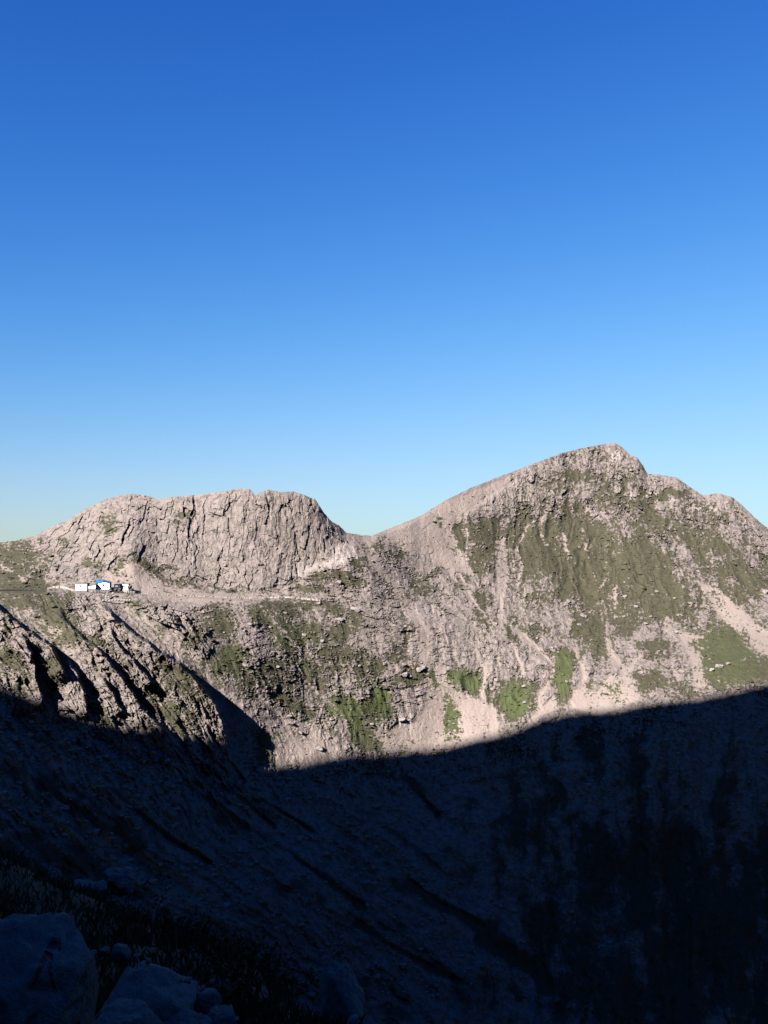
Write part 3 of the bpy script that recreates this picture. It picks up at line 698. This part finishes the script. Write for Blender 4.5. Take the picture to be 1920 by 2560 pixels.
# ------------------------------------------------------------------ rocks
def rock_material(name, a, b, c, scale):
    t = NT(name)
    n1 = t.noise(scale, 5, .6); n2 = t.noise(scale * 6, 5, .7); n3 = t.noise(scale * 30, 3, .6)
    col_ = t.mix(t.ramp(n1, .35, .65), a, b)
    col_ = t.mix(t.ramp(n2, .56, .70), col_, c)
    col_ = t.mix(t.ramp(n3, .60, .75), col_, tuple(0.45 * v for v in a))
    t.color(col_)
    t.bump(n2, .6, 0.12 / scale)
    return t.m
M_ROCK_NEAR = rock_material('grey_lichen_rock', (0.095, 0.090, 0.084), (0.118, 0.107, 0.098), (0.070, 0.075, 0.058), 1.2)
M_ROCK_PINK = rock_material('pinkish_rock', (0.140, 0.105, 0.10), (0.125, 0.10, 0.095), (0.165, 0.132, 0.125), 1.2)
M_ROCK_FAR = rock_material('pale_boulder_rock', (0.112, 0.097, 0.091), (0.135, 0.117, 0.109), (0.165, 0.146, 0.135), 0.5)
M_ROCK_DARK = rock_material('dark_rubble_rock', (0.030, 0.027, 0.028), (0.05, 0.045, 0.045), (0.075, 0.068, 0.064), 0.6)

def rock_mesh(seed, sub=3, boxy=0.5, flat=0.0, lump=0.18, planes=11):
    """unit rock, about 1 across in each axis, base near z=0"""
    bm = bmesh.new()
    bmesh.ops.create_icosphere(bm, subdivisions=sub, radius=0.5)
    V = np.array([v.co[:] for v in bm.verts], np.float32)
    n = V / np.linalg.norm(V, axis=1, keepdims=True)
    rr = np.random.default_rng(seed)
    cut = np.full(len(V), 9.0)
    for k in range(planes):                        # planes that chop the ball into a faceted block
        d = rr.normal(size=3); d /= np.linalg.norm(d)
        if k < 5:
            d = np.eye(3)[k % 3] * (1 if k < 3 else -1) + rr.normal(size=3) * 0.16; d /= np.linalg.norm(d)
        dot = n @ d
        lim = rr.uniform(0.34, 0.47)
        cut = np.minimum(cut, np.where(dot > 0.05, lim / np.maximum(dot, 0.05), 9))
    r = np.minimum(cut, 0.5 + 0.25 * boxy)
    r = r * (1 + lump * 0.6 * fbm(n * 1.6 + seed, 3, seed) + 0.05 * fbm(n * 7 + seed, 3, seed + 3))
    if sub > 3:
        r = r * (1 - 0.10 * sstep(0.72, 0.98, ridged(n * np.array([1.3, 1.3, 2.6], np.float32) + seed * 1.7, 2, seed + 9)) + 0.025 * fbm(n * 18 + seed, 3, seed + 5))
    Q = n * r[:, None]
    Q[:, 2] -= Q[:, 2].min()
    Q /= np.maximum(Q.max(0) - Q.min(0), 1e-4)
    Q[:, :2] -= 0.5 * (Q[:, :2].max(0) + Q[:, :2].min(0))
    for v, q in zip(bm.verts, Q):
        v.co = q
    me = bpy.data.meshes.new('rock')
    bm.to_mesh(me); bm.free()
    return me

def near_rock(name, seed, box, d, mat, label, depth=None, boxy=.5, lump=.18, rot=0, sub=5, cat='boulder', group=None, smooth=True):
    x0, x1, y0, y1 = box
    c = Vector(at((x0 + x1) / 2, y1, d))
    w = (x1 - x0) / FPX * d * 1.02
    _, _, zt = ray((x0 + x1) / 2, y0)
    dep = (depth or w)
    h = float(zt) * (d + 0.32 * dep) - c.z
    me = rock_mesh(seed, sub, boxy, 0, lump * (.5 if sub == 5 else 1), 24 if sub == 5 and boxy > .3 else 11)
    o = bpy.data.objects.new(name, me)
    me.materials.append(mat)
    for p in me.polygons:
        p.use_smooth = smooth
    COL.objects.link(o)
    o.location = c
    o.scale = (w, depth or w, h)
    o.rotation_euler = (0.10 * math.sin(seed), 0.10 * math.cos(seed * 1.7), rot)
    tag(o, label, cat, group)
    return o

r1 = near_rock('boulder', 11, (-170, 152, 2262, 2700), 5.0, M_ROCK_NEAR, 'big rounded grey boulder with faded red paint in the bottom left corner', 0.8, .8, .12)
near_rock('boulder', 12, (138, 224, 2352, 2680), 5.15, M_ROCK_NEAR, 'upright grey block leaning against the right of the red painted boulder', 0.35, .9, .1)
near_rock('rock', 13, (162, 208, 2334, 2374), 5.2, M_ROCK_NEAR, 'small pale chip of rock on top of the upright block', 0.12, .6, .2, cat='rock', sub=3)
near_rock('rock', 14, (284, 326, 2353, 2400), 6.5, M_ROCK_NEAR, 'small pointed stone standing on the broad rounded slab', 0.14, .5, .2, cat='rock', sub=3)
rb = near_rock('boulder', 15, (222, 446, 2380, 2640), 6.3, M_ROCK_NEAR, 'broad rounded grey slab right of the red painted boulder', 0.8, .7, .22, rot=.1)
rb.rotation_euler[1] += 0.22
near_rock('boulder', 16, (425, 505, 2448, 2600), 6.6, M_ROCK_NEAR, 'flat topped slab between the broad slab and the round pinkish boulder', 0.4, .8, .15)
near_rock('boulder', 17, (484, 552, 2464, 2545), 6.45, M_ROCK_PINK, 'round pinkish boulder at the right end of the foreground rocks', 0.22, .1, .1)
near_rock('boulder', 18, (512, 586, 2515, 2620), 6.2, M_ROCK_NEAR, 'angular grey boulder below the round pinkish boulder', 0.25, .6, .2)
near_rock('boulder', 19, (225, 400, 2490, 2680), 5.7, M_ROCK_NEAR, 'cracked grey slab at the bottom edge below the broad slab', 0.5, .8, .25)
near_rock('boulder', 20, (385, 520, 2522, 2680), 5.9, M_ROCK_NEAR, 'low layered slab at the bottom edge left of the angular boulder', 0.4, .8, .25, rot=-.15)
near_rock('rock', 21, (523, 537, 2446, 2464), 6.75, M_ROCK_FAR, 'tiny pale stone perched just above the round pinkish boulder', .05, .4, .2, cat='rock', sub=2)
near_rock('rock_spire', 22, (622, 694, 2334, 2560), 15.0, M_ROCK_NEAR, 'narrow rock spire rising from the dark grass left of the lower outcrop', 0.7, .4, .35, cat='rock')
near_rock('outcrop', 23, (795, 906, 2400, 2680), 15.6, M_ROCK_NEAR, 'grey rock outcrop at the bottom edge right of the narrow spire', 1.0, .5, .3, cat='rock')
near_rock('rock', 24, (866, 900, 2535, 2590), 14.6, M_ROCK_FAR, 'pale stone at the foot of the lower outcrop by the bottom edge', .3, .5, .2, cat='rock', sub=3)
for k, (bx, sd, lb) in enumerate([((125, 190, 2205, 2250), 31, 'left low grey outcrop on the dark grassy shoulder above the red painted boulder'),
                                  ((180, 290, 2190, 2262), 32, 'middle broad grey outcrop on the dark grassy shoulder'),
                                  ((255, 330, 2165, 2240), 33, 'right and highest grey outcrop on the dark grassy shoulder')]):
    near_rock('outcrop', sd, bx, 31.0 - k, M_ROCK_NEAR, lb, 1.0, .3, .9, cat='rock', sub=4, rot=.3 * k)

for k, (x, y, w) in enumerate([(232, 2384, 16), (262, 2378, 20), (340, 2392, 18), (372, 2402, 14), (448, 2448, 14), (470, 2452, 16), (506, 2470, 12), (560, 2520, 16), (590, 2548, 14)]):
    near_rock('small_stone', 240 + k, (x - w / 2, x + w / 2, y - w * .6, y + w * .5), 6.35, M_ROCK_NEAR, 'small jagged stone along the upper edge of the foreground slabs', .07, .5, .3, cat='stone', sub=3, group='small stones on the foreground slabs', smooth=False)

# faded red trail paint on the big boulder
bpy.context.view_layer.update()
t = NT('faded_red_paint'); t.color(t.mix(t.ramp(t.noise(30, 4, .7), .42, .62), (0.10, 0.012, 0.012), (0.12, 0.07, 0.065))); M_PAINT = t.m
inv = r1.matrix_world.inverted()
def paint(pts, w0, w1):
    V, F = [], []
    p = np.array(pts, float)
    tt = np.linspace(0, 1, 26)
    L = np.concatenate([[0], np.cumsum(np.hypot(*np.diff(p, axis=0).T))]); L /= L[-1]
    cx, cy = np.interp(tt, L, p[:, 0]), np.interp(tt, L, p[:, 1])
    for k in range(len(tt)):
        tx, ty = np.gradient(cx)[k], np.gradient(cy)[k]
        ln = math.hypot(tx, ty); nx_, ny_ = -ty / ln, tx / ln
        w = w0 + (w1 - w0) * tt[k]
        for q in (-.5, 0, .5):
            dv = Vector([float(v) for v in ray(cx[k] + nx_ * w * q, cy[k] + ny_ * w * q)]).normalized()
            o_l = inv @ Vector((0, 0, 0)); d_l = (inv.to_3x3() @ dv).normalized()
            hit, loc, nrm, _ = r1.ray_cast(o_l, d_l)
            if not hit:
                loc = inv @ (dv * 5.0)
            V.append(loc + (o_l - loc).normalized() * 0.005)
    for k in range(len(tt) - 1):
        for q in (0, 1):
            a = k * 3 + q
            F.append((a, a + 1, a + 4, a + 3))
    return np.array([v[:] for v in V]), np.array(F)
for pts, w0, w1 in (([(143, 2342), (118, 2385), (100, 2420), (84, 2462)], 22, 8), ([(128, 2385), (126, 2430), (140, 2480)], 10, 7), ([(146, 2345), (150, 2375)], 12, 6)):
    V, F = paint(pts, w0, w1)
    o = mesh_obj('paint_mark', V, F, M_PAINT, parent=r1)
    o['label'] = 'faded red paint stroke'

# ------------------------------------------------------------------ vectorised surface lookup for scattering
def surf_many(px, row, ):
    fi = np.clip((px - XS[0]) / (XS[1] - XS[0]), 0, NX - 1); i = np.round(fi).astype(int)
    j = np.array([np.searchsorted(RW[:, a], b) for a, b in zip(i, row)]); j = np.clip(j, 1, NY - 2)
    return pos[j + nrow_back, i], veg.reshape(NY, NX)[j, i], scree.reshape(NY, NX)[j, i], cliff.reshape(NY, NX)[j, i]

lit_low = lambda x: np.interp(x, [p[0] for p in TERM], [p[1] for p in TERM])

# individual boulders on the sunlit slopes
far_rocks = [rock_mesh(60 + k, 3, .9, 0, .45) for k in range(7)]
for m in far_rocks:
    m.materials.append(M_ROCK_FAR)
BOULDERS = [(850, 1548, 22), (806, 1602, 16), (1006, 1798, 22), (886, 1524, 26), (1012, 1688, 22), (1050, 1672, 24), (1022, 1690, 16), (800, 1872, 24), (798, 1508, 18), (760, 1586, 18), (725, 1790, 14), (1060, 1668, 16),
            (960, 1660, 14), (1094, 1862, 9), (752, 1832, 14), (1010, 1660, 14), (846, 1455, 18), (830, 1463, 14), (1240, 1700, 18), (1230, 1722, 14), (1310, 1716, 14), (1590, 1515, 14), (1560, 1542, 12), (1602, 1684, 20), (1613, 1560, 16),
            (1795, 1668, 20), (1820, 1660, 14), (1780, 1675, 14), (1330, 1560, 12), (1448, 1562, 12), (1640, 1478, 12), (1690, 1580, 14), (1460, 1540, 16), (1725, 1510, 16), (1912, 1480, 18), (1380, 1620, 12)]
rr = np.random.default_rng(5)
extra = []
while len(extra) < 72:
    x = 560 + 1340 * rr.uniform() ** 1.5; y = rr.uniform(1380, 1860)
    if y < sky_at(x) + 60 or y > lit_low(x) - 16:
        continue
    if x < 660 and y > 1600:
        continue
    extra.append((x, y, 5 + 9 * rr.uniform() ** 3))
for n, (x, y, w) in enumerate(BOULDERS + extra):
    p, d = surf(x, y)
    o = bpy.data.objects.new('boulder', far_rocks[n % 7])
    COL.objects.link(o)
    sz = w * (.85 if n < 36 else 1) / FPX * d
    o.scale = (sz * rr.uniform(.9, 1.2), sz * rr.uniform(.8, 1.2), sz * rr.uniform(.45, .7))
    o.rotation_euler = (rr.uniform(-.25, .25), rr.uniform(-.25, .25), rr.uniform(0, 6.28))
    o.location = p + Vector((0, -0.1 * sz, -0.27 * sz))
    own = {0: 'bright white boulder on the turf left of the long vertical gully', 2: 'largest pale boulder, low on the scree just above the shadow line', 3: 'pale slab boulder at the top of the turf below the saddle', 7: 'pale boulder close to the shadow line under the rock ribs',
           23: 'pale boulder at the lower edge of the turf right of the bright green gully patches', 25: 'large pale boulder on the big turf patch at the far right above the shadow line', 34: 'pale boulder at the right edge beside the long scree chute'}
    if n in own:
        tag(o, own[n], 'boulder', 'boulders on the sunlit slopes')
    elif x < 930:
        tag(o, 'pale boulder among turf ledges on the sunlit slope right of the rock ribs', 'boulder', 'boulders below the cliff hill')
    else:
        tag(o, 'pale boulder among turf and scree on the sunlit flank of the tall peak', 'boulder', 'boulders on the peak flank')

def scatter(name, n, kind_fn, mesh_list, size, mat, label, cat, squash, sink, xr=(-240, 2160), yr=(1230, 1890), seed=1, keep=None):
    g = np.random.default_rng(seed)
    x = g.uniform(*xr, n); y = g.uniform(*yr, n)
    sk = np.interp(x, [p[0] for p in SKY], [p[1] for p in SKY])
    ok = (y > sk + 8)
    x, y = x[ok], y[ok]
    p, vg, scr, cl = surf_many(x, y)
    ok = kind_fn(vg, scr, cl, g.uniform(size=len(x)))
    if keep is not None:
        ok &= keep(x, y)
    p = p[ok]
    Vs, Fs, off = [], [], 0
    tv = [np.array([v.co[:] for v in m.vertices]) for m in mesh_list]
    tf = [np.array([q.vertices[:] for q in m.polygons]) for m in mesh_list]
    for q in p:
        k = g.integers(len(tv)); a = g.uniform(0, 6.28); c, s_ = math.cos(a), math.sin(a)
        sz = g.uniform(*size) * (1 + 0.8 * (g.uniform() > .93))
        v = tv[k] * np.array([sz * g.uniform(.8, 1.3), sz * g.uniform(.8, 1.3), sz * squash * g.uniform(.7, 1.3)])
        v = np.stack([v[:, 0] * c - v[:, 1] * s_, v[:, 0] * s_ + v[:, 1] * c, v[:, 2] - sink * sz], 1) + q
        Vs.append(v); Fs.append(tf[k] + off); off += len(v)
    o = mesh_obj(name, np.concatenate(Vs), np.concatenate(Fs), mat)
    tag(o, label, cat, kind='stuff')
    return o
small = [rock_mesh(90 + k, 1, .5, 0, .3) for k in range(5)]
scatter('scree', 6000, lambda v, s_, c, u: (v < .5) & (c < .3) & (u < .5), small, (0.5, 1.3), M_ROCK_FAR, 'loose pale stones lying over the sunlit slopes', 'scree', .42, .12, seed=3)

scatter('shaded_scree', 6500, lambda v, s_, c, u: (u < .8) & (v < .42), small, (0.7, 1.9), M_ROCK_FAR, 'loose stones scattered over the shaded lower slope', 'scree', .7, .25, yr=(1750, 2500), seed=8, keep=lambda x, y: y > lit_low(x) + 5)

def tuft_material():
    t = NT('alpine_shrub'); n = t.noise(.4, 3); n2 = t.noise(2.5, 3)
    t.color(t.mix(t.ramp(n2, .35, .65), t.mix(t.ramp(n, .35, .65), (0.026, 0.028, 0.013), (0.040, 0.038, 0.022)), (0.020, 0.024, 0.010)))
    return t.m
M_TUFT = tuft_material()
tufts = [rock_mesh(140 + k, 1, .2, 0, .6) for k in range(5)]
scatter('alpine_shrubs', 15000, lambda v, s_, c, u: (v > .5) & (u < .6), tufts, (0.6, 1.5), M_TUFT, 'low dark green shrubs and tussocks over the turf', 'shrubs', .45, .12, seed=4)

# ------------------------------------------------------------------ the huts
def plain(name, col_, rough=.8, var=.12, scale=1.5):
    t = NT(name)
    n = t.noise(scale, 4, .6)
    t.color(t.mix(t.ramp(n, .3, .7), col_, tuple(v * (1 - var) for v in col_)))
    t.b.inputs['Roughness'].default_value = rough
    return t.m
M_WHITE = plain('white_limewash', (0.74, 0.73, 0.74), .85, .06)
M_BLUE = plain('blue_sheet_roof', (0.012, 0.085, 0.20), .6, .2)
M_BLUE_D = plain('dark_blue_roof', (0.012, 0.045, 0.11), .6, .2)  # darker blue for the right roof plane
M_GREYROOF = plain('grey_stone_roof', (0.085, 0.078, 0.078), .9, .25)
M_DARK = plain('dark_tarred_metal', (0.012, 0.012, 0.014), .7, .3)
M_GLASS = plain('dark_window', (0.012, 0.013, 0.016), .25, .2)
M_STONE = plain('terrace_stone', (0.105, 0.096, 0.09), .9, .3, .8)
M_STONE_P = plain('pale_masonry', (0.17, 0.15, 0.135), .9, .25, .8)
M_STONE_D = plain('shadow_toned_stone', (0.016, 0.016, 0.017), .9, .3, .8)  # stone colour darkened to carry the shadow along the cut trail edge
M_PATH = plain('pale_trail_gravel', (0.175, 0.152, 0.135), .95, .25, .7)

def prism(V, F, mat, name, parent=None):
    me = bpy.data.meshes.new(name); me.from_pydata([tuple(v) for v in V], [], F); me.update(); me.materials.append(mat)
    o = bpy.data.objects.new(name, me); COL.objects.link(o)
    if parent is not None:
        o.parent = parent
    return o

def box(name, x0, x1, y0, y1, z0, z1, mat, parent=None, top_dz=(0, 0), bevel=0.03):
    """box; top_dz = extra height of the top at the left and right end"""
    bm = bmesh.new()
    vs_ = [bm.verts.new(v) for v in ((x0, y0, z0), (x1, y0, z0), (x1, y1, z0), (x0, y1, z0), (x0, y0, z1 + top_dz[0]), (x1, y0, z1 + top_dz[1]), (x1, y1, z1 + top_dz[1]), (x0, y1, z1 + top_dz[0]))]
    for f in ((3, 2, 1, 0), (4, 5, 6, 7), (0, 1, 5, 4), (1, 2, 6, 5), (2, 3, 7, 6), (3, 0, 4, 7)):
        bm.faces.new([vs_[k] for k in f])
    if bevel:
        bmesh.ops.bevel(bm, geom=bm.edges[:], offset=bevel, segments=1, affect='EDGES')
    me = bpy.data.meshes.new(name); bm.to_mesh(me); bm.free(); me.materials.append(mat)
    o = bpy.data.objects.new(name, me); COL.objects.link(o)
    if parent is not None:
        o.parent = parent
    return o

def thing(name, label, cat, px, row, d, rz=0, group=None):
    o = bpy.data.objects.new(name, None); COL.objects.link(o)
    o.location = [float(v) for v in at(px, row, d)]
    o.rotation_euler = (0, 0, rz)
    return tag(o, label, cat, group)

def window(parent, x, z, w, h, y, mat=None):
    f = box('window', x - w / 2, x + w / 2, y - .05, y + .05, z, z + h, M_GLASS, parent, bevel=0)
    box('window_frame', x - w / 2 - .06, x + w / 2 + .06, y - .08, y - .02, z - .10, z - .003, M_STONE_P, f, bevel=0)
    return f

HD = 449.0
# every hut stands on its own stone footing, so it meets the uneven terrace
h = thing('hut', 'low white hut left of the blue roofed one, with a small dark window', 'hut', 203, 1475.5, HD - 1, .04)
box('wall', -2.65, 2.65, 0, 4.2, 0.0, 2.95, M_WHITE, h, (0.0, 0.18))
box('roof', -2.85, 2.85, -.25, 4.5, 2.99, 3.17, M_GREYROOF, h, (0.0, 0.19))
box('footing', -2.75, 2.75, -.15, 4.3, -2.2, -.01, M_STONE, h)
window(h, -.3, 1.6, .8, .85, 0)
box('annex_wall', 2.66, 6.5, .8, 3.6, .85, 1.65, M_WHITE, h, (0, .55))
box('annex_footing', 2.66, 6.5, .7, 3.7, -2.2, .84, M_STONE, h, (0, 0))
box('annex_roof', 2.62, 6.75, .9, 4.2, 2.26, 2.42, M_GREYROOF, h, (.55, .45))
box('annex_wall', 2.66, 6.6, 1.1, 3.7, 1.66, 2.25, M_STONE, h, (0, 0))

h = thing('hut', 'white gabled hut with a bright blue roof', 'hut', 256, 1473.5, HD, .10)
wv = [(-3.2, 0, 0), (3.2, 0, 0), (3.2, 5, 0), (-3.2, 5, 0), (-3.2, 0, 2.7), (3.2, 0, 2.95), (3.2, 5, 2.95), (-3.2, 5, 4.35), (0.4, 0, 3.6), (-.85, 5, 4.45)]
prism(wv, [(3, 2, 1, 0), (0, 1, 5, 8, 4), (1, 2, 6, 5), (2, 3, 7, 9, 6), (3, 0, 4, 7)], M_WHITE, 'wall', h)
def slab_roof(name, a, b, c, d_, th, mat):
    q = [Vector(v) for v in (a, b, c, d_)]; up = Vector((0, 0, th))
    return prism([*q, *[v + up for v in q]], [(3, 2, 1, 0), (4, 5, 6, 7), (0, 1, 5, 4), (1, 2, 6, 5), (2, 3, 7, 6), (3, 0, 4, 7)], mat, name, h)
slab_roof('roof', (-3.5, -.35, 2.66), (0.4, -.35, 3.62), (-.9, 5.3, 4.55), (-3.55, 5.3, 4.45), .16, M_BLUE)
slab_roof('roof', (0.44, -.30, 3.62), (3.5, -.30, 2.94), (3.5, 5.3, 3.1), (-.86, 5.3, 4.5), .15, M_BLUE_D)
window(h, .55, 1.6, .95, .95, 0)
box('footing', -3.5, 3.5, -.6, 5.1, -2.6, -.01, M_STONE, h)
box('chimney', -2.9, -2.45, 3.6, 4.05, 4.3, 5.1, M_STONE, h)

h = thing('hut', 'small white flat roofed hut with a narrow dark door, rightmost of the huts', 'hut', 311.5, 1472.5, HD + .5, -.05)
box('wall', -1.75, 1.75, 0, 3, 0, 2.35, M_WHITE, h)
box('roof', -1.95, 1.95, -.25, 3.2, 2.39, 2.58, M_GREYROOF, h)
dd = box('door', -.28, .12, -.05, .05, .15, 1.95, M_GLASS, h, bevel=0)
box('door_frame', -.36, .20, -.07, -.01, 1.953, 2.03, M_STONE_P, dd, bevel=0)
box('footing', -1.95, 2.3, -.5, 3.1, -2.4, -.01, M_STONE_P, h)

h = thing('shed', 'black shed with a pale hatch between the blue roofed hut and the rightmost hut', 'shed', 292.5, 1474, HD - .3, .1)
box('wall', -1.5, 1.5, 0, 2.6, -2, 2.45, M_DARK, h, (0, .15))
box('roof', -1.65, 1.7, -.2, 2.8, 2.5, 2.68, M_DARK, h, (0, .17))
box('hatch', -.75, .35, -.06, .02, 1.35, 1.95, M_STONE_P, h, bevel=0)
box('door', .55, 1.25, -.05, .02, 0.1, 1.7, M_DARK, h, bevel=0)

# terrace works under the huts : walls laid of single stones
stone_src = [rock_mesh(170 + k, 1, .9, 0, .12) for k in range(6)]
def dry_wall(name, label, px0, row0, px1, row1, height_px, d, mat, thick=.7):
    g = np.random.default_rng(int(px0 * 7 + row0))
    if d is None:
        d = min(surf(px0 + (px1 - px0) * q, row0 + (row1 - row0) * q - v * height_px)[1] for q in (0, .25, .5, .75, 1) for v in (0.1, .6)) - 0.1
    a, b = Vector(at(px0, row0, d)), Vector(at(px1, row1, d))
    L = (b - a).length; H = height_px / FPX * d
    r = bpy.data.objects.new(name, None); COL.objects.link(r); r.location = a
    tag(r, label, 'wall')
    dirv = (b - a) / L
    n_r = max(1, round(H / .75)); hh = H / n_r
    me_s = []
    for m in stone_src:
        mm = m.copy(); mm.materials.clear(); mm.materials.append(mat); me_s.append(mm)
    for j in range(n_r):
        x = -g.uniform(0, .5)
        while x < L:
            w = g.uniform(.8, 1.5)
            o = bpy.data.objects.new('stone', me_s[g.integers(6)]); COL.objects.link(o); o.parent = r
            o.location = dirv * (x + w / 2) + Vector((0, g.uniform(-.06, .06), j * hh))
            o.scale = (w * 1.06, thick, hh * 1.1)
            o.rotation_euler = (0, 0, math.atan2(dirv.y, dirv.x) + g.uniform(-.06, .06))
            x += w
    return r
for (nm, lb, x0, y0, x1, y1, hp, d, mt) in (
        ('retaining_wall', 'grey stone terrace wall under the white gabled hut', 239, 1482.5, 274, 1482.5, 7.5, None, M_STONE),
        ('buttress', 'left pale buttress below the blue roofed hut', 264.5, 1499, 269, 1499, 16, None, M_STONE_P),
        ('buttress', 'right pale buttress below the black shed', 281, 1494, 285, 1496, 14, None, M_STONE_P),
        ('terrace_wall', 'pale stepped wall below the rightmost white hut', 315, 1484, 334, 1485, 6.5, None, M_STONE_P),
        ('ledge_wall', 'long pale ledge wall along the trail under the buttresses', 256, 1504, 322, 1503, 4.5, None, M_STONE_P)):
    dry_wall(nm, lb, x0, y0, x1, y1, hp, d, mt)
p0, d0 = surf(30, 1476); 
dry_wall('shadow_toned_wall', 'long straight dry stone wall, darkened for the shadow of the cut trail edge, at the left edge below the grassy hillside', -40, 1476.5, 82, 1477, 3.2, d0 - 1.2, M_STONE_D, .8)

def trail(name, pts, half, label, lift=.18):
    p = np.array(pts, float)
    L = np.concatenate([[0], np.cumsum(np.hypot(*np.diff(p, axis=0).T))]); n = int(L[-1] / 3)
    tt = np.linspace(0, L[-1], n); cx, cy = np.interp(tt, L, p[:, 0]), np.interp(tt, L, p[:, 1])
    V, F = [], []
    jit = fbm(np.stack([tt / 14, tt * 0, tt * 0], 1), 3, 77)
    for k in range(n):
        hw = half * (1 + .45 * jit[k])
        for q in (-1, -.33, .33, 1):
            s_, d = surf(cx[k], cy[k] + q * hw)
            dv = Vector(at(cx[k], cy[k] + q * hw, d - 0.9))
            V.append((dv.x, dv.y, dv.z + (lift if abs(q) < .5 else -.35)))
    for k in range(n - 1):
        for q in range(3):
            F.append((k * 4 + q, k * 4 + q + 1, k * 4 + 5 + q, k * 4 + 4 + q))
    o = mesh_obj(name, np.array(V), np.array(F), M_PATH)
    return tag(o, label, kind='structure')
trail('path', [(118, 1471), (140, 1466), (158, 1467), (176, 1472), (190, 1477)], 2.6, 'pale trail reaching the huts from the left')
trail('path', [(334, 1482), (420, 1487), (520, 1491), (620, 1494), (720, 1492), (800, 1500)], 1.6, 'pale trail running right from the huts under the cliff')

# dark rubble beside and below the huts
dark_src = [rock_mesh(200 + k, 2, .7, 0, .3) for k in range(4)]
for m in dark_src:
    m.materials.append(M_ROCK_DARK)
g = np.random.default_rng(12)
for k, (x, y, w) in enumerate([(324, 1468, 11), (330, 1474, 9), (338, 1486, 8), (297, 1478, 9), (304, 1482, 10), (310, 1486, 8), (289, 1475, 8), (322, 1479, 7), (300, 1473, 7), (276, 1472, 6), (337, 1480, 5)]):
    o = bpy.data.objects.new('rubble_block', dark_src[k % 4]); COL.objects.link(o)
    o.location = [float(v) for v in at(x, y + w * .4, HD - 2.4)]
    sz = w / FPX * HD
    o.scale = (sz, sz, sz * .8); o.rotation_euler = (g.uniform(-.3, .3), g.uniform(-.3, .3), g.uniform(0, 6))
    tag(o, 'dark block of rubble on the terrace beside the rightmost hut', 'rock', 'dark rubble by the huts')

# ------------------------------------------------------------------ foreground grass and shrubs
g = np.random.default_rng(31)
V, F = [], []
for k in range(4200):
    x = g.uniform(-100, 900); d = g.uniform(5.5, 30) if k % 3 else g.uniform(5, 12)
    if d > np.interp(x, [a for a, b, c in NSIL], [c for a, b, c in NSIL]) * 1.05:
        continue
    z = near_z(x, d)
    ux_, uy_, _ = ray(x, 1400)
    c = np.array([float(ux_) * d, float(uy_) * d, z - .03])
    for b in range(4):
        a = g.uniform(0, 6.28); hgt = g.uniform(.12, .34); ln = g.uniform(.05, .2); w = .006 + d * .0006
        n0 = len(V); t_ = np.array([-math.sin(a), math.cos(a), 0]) * w; dd_ = np.array([math.cos(a), math.sin(a), 0])
        o0 = c + g.normal(size=3) * np.array([.12, .12, 0])
        V += [o0 - t_, o0 + t_, o0 + dd_ * ln * .4 + np.array([0, 0, hgt * .7]) + t_ * .6, o0 + dd_ * ln + np.array([0, 0, hgt])]
        F += [(n0, n0 + 1, n0 + 2), (n0, n0 + 2, n0 + 3)]
t = NT('dark_grass'); t.color(t.mix(t.ramp(t.noise(2, 3), .35, .65), (0.020, 0.030, 0.010), (0.034, 0.038, 0.016))); M_GRASS = t.m
tag(mesh_obj('grass', np.array(V), np.array(F), M_GRASS), 'dark green grass on the foreground slope', 'grass', kind='stuff')

t = NT('shrub_leaf'); t.color(t.mix(t.ramp(t.noise(4, 3), .35, .65), (0.018, 0.030, 0.010), (0.032, 0.042, 0.014))); M_LEAF = t.m
M_TWIG = plain('shrub_twig', (0.03, 0.024, 0.02))
for k, (x, d, sz, lb) in enumerate([(560, 11.0, .55, 'dark leafy shrub just right of the round pinkish boulder'), (610, 12.5, .7, 'dark leafy shrub at the left foot of the narrow rock spire'), (720, 13.5, .75, 'dark leafy shrub between the narrow spire and the lower outcrop'),
                                    (450, 16.0, .8, 'dark leafy shrub behind the broad rounded slab'), (360, 21.0, 1.0, 'dark leafy shrub on the grassy shoulder below the right outcrop')]):
    ux_, uy_, _ = ray(x, 1400)
    r = bpy.data.objects.new('shrub', None); COL.objects.link(r)
    r.location = (float(ux_) * d, float(uy_) * d, near_z(x, d) - .03)
    tag(r, lb, 'shrub', 'foreground shrubs')
    V, F = [], []
    sv, sf = [], []
    for q in range(7):
        a = g.uniform(0, 6.28); tip = np.array([math.cos(a) * sz * .6, math.sin(a) * sz * .6, sz * g.uniform(.5, 1)])
        n0 = len(sv); e = np.array([-math.sin(a), math.cos(a), 0]) * .012
        sv += [-e, e, np.array([0, 0, .02]), tip]; sf += [(n0, n0 + 1, n0 + 3), (n0 + 1, n0 + 2, n0 + 3), (n0 + 2, n0, n0 + 3)]
        for w in range(42):
            c = tip * g.uniform(.35, 1.05) + g.normal(size=3) * sz * .13
            u1 = g.normal(size=3); u1 /= np.linalg.norm(u1); u2 = np.cross(u1, g.normal(size=3)); u2 /= np.linalg.norm(u2)
            n0 = len(V); ls = g.uniform(.025, .055)
            V += [c - u1 * ls, c + u2 * ls * .5, c + u1 * ls, c - u2 * ls * .5]; F.append((n0, n0 + 1, n0 + 2, n0 + 3))
    f = mesh_obj('foliage', np.array(V), np.array(F), M_LEAF, parent=r)
    mesh_obj('stem', np.array(sv), np.array(sf), M_TWIG, parent=r)
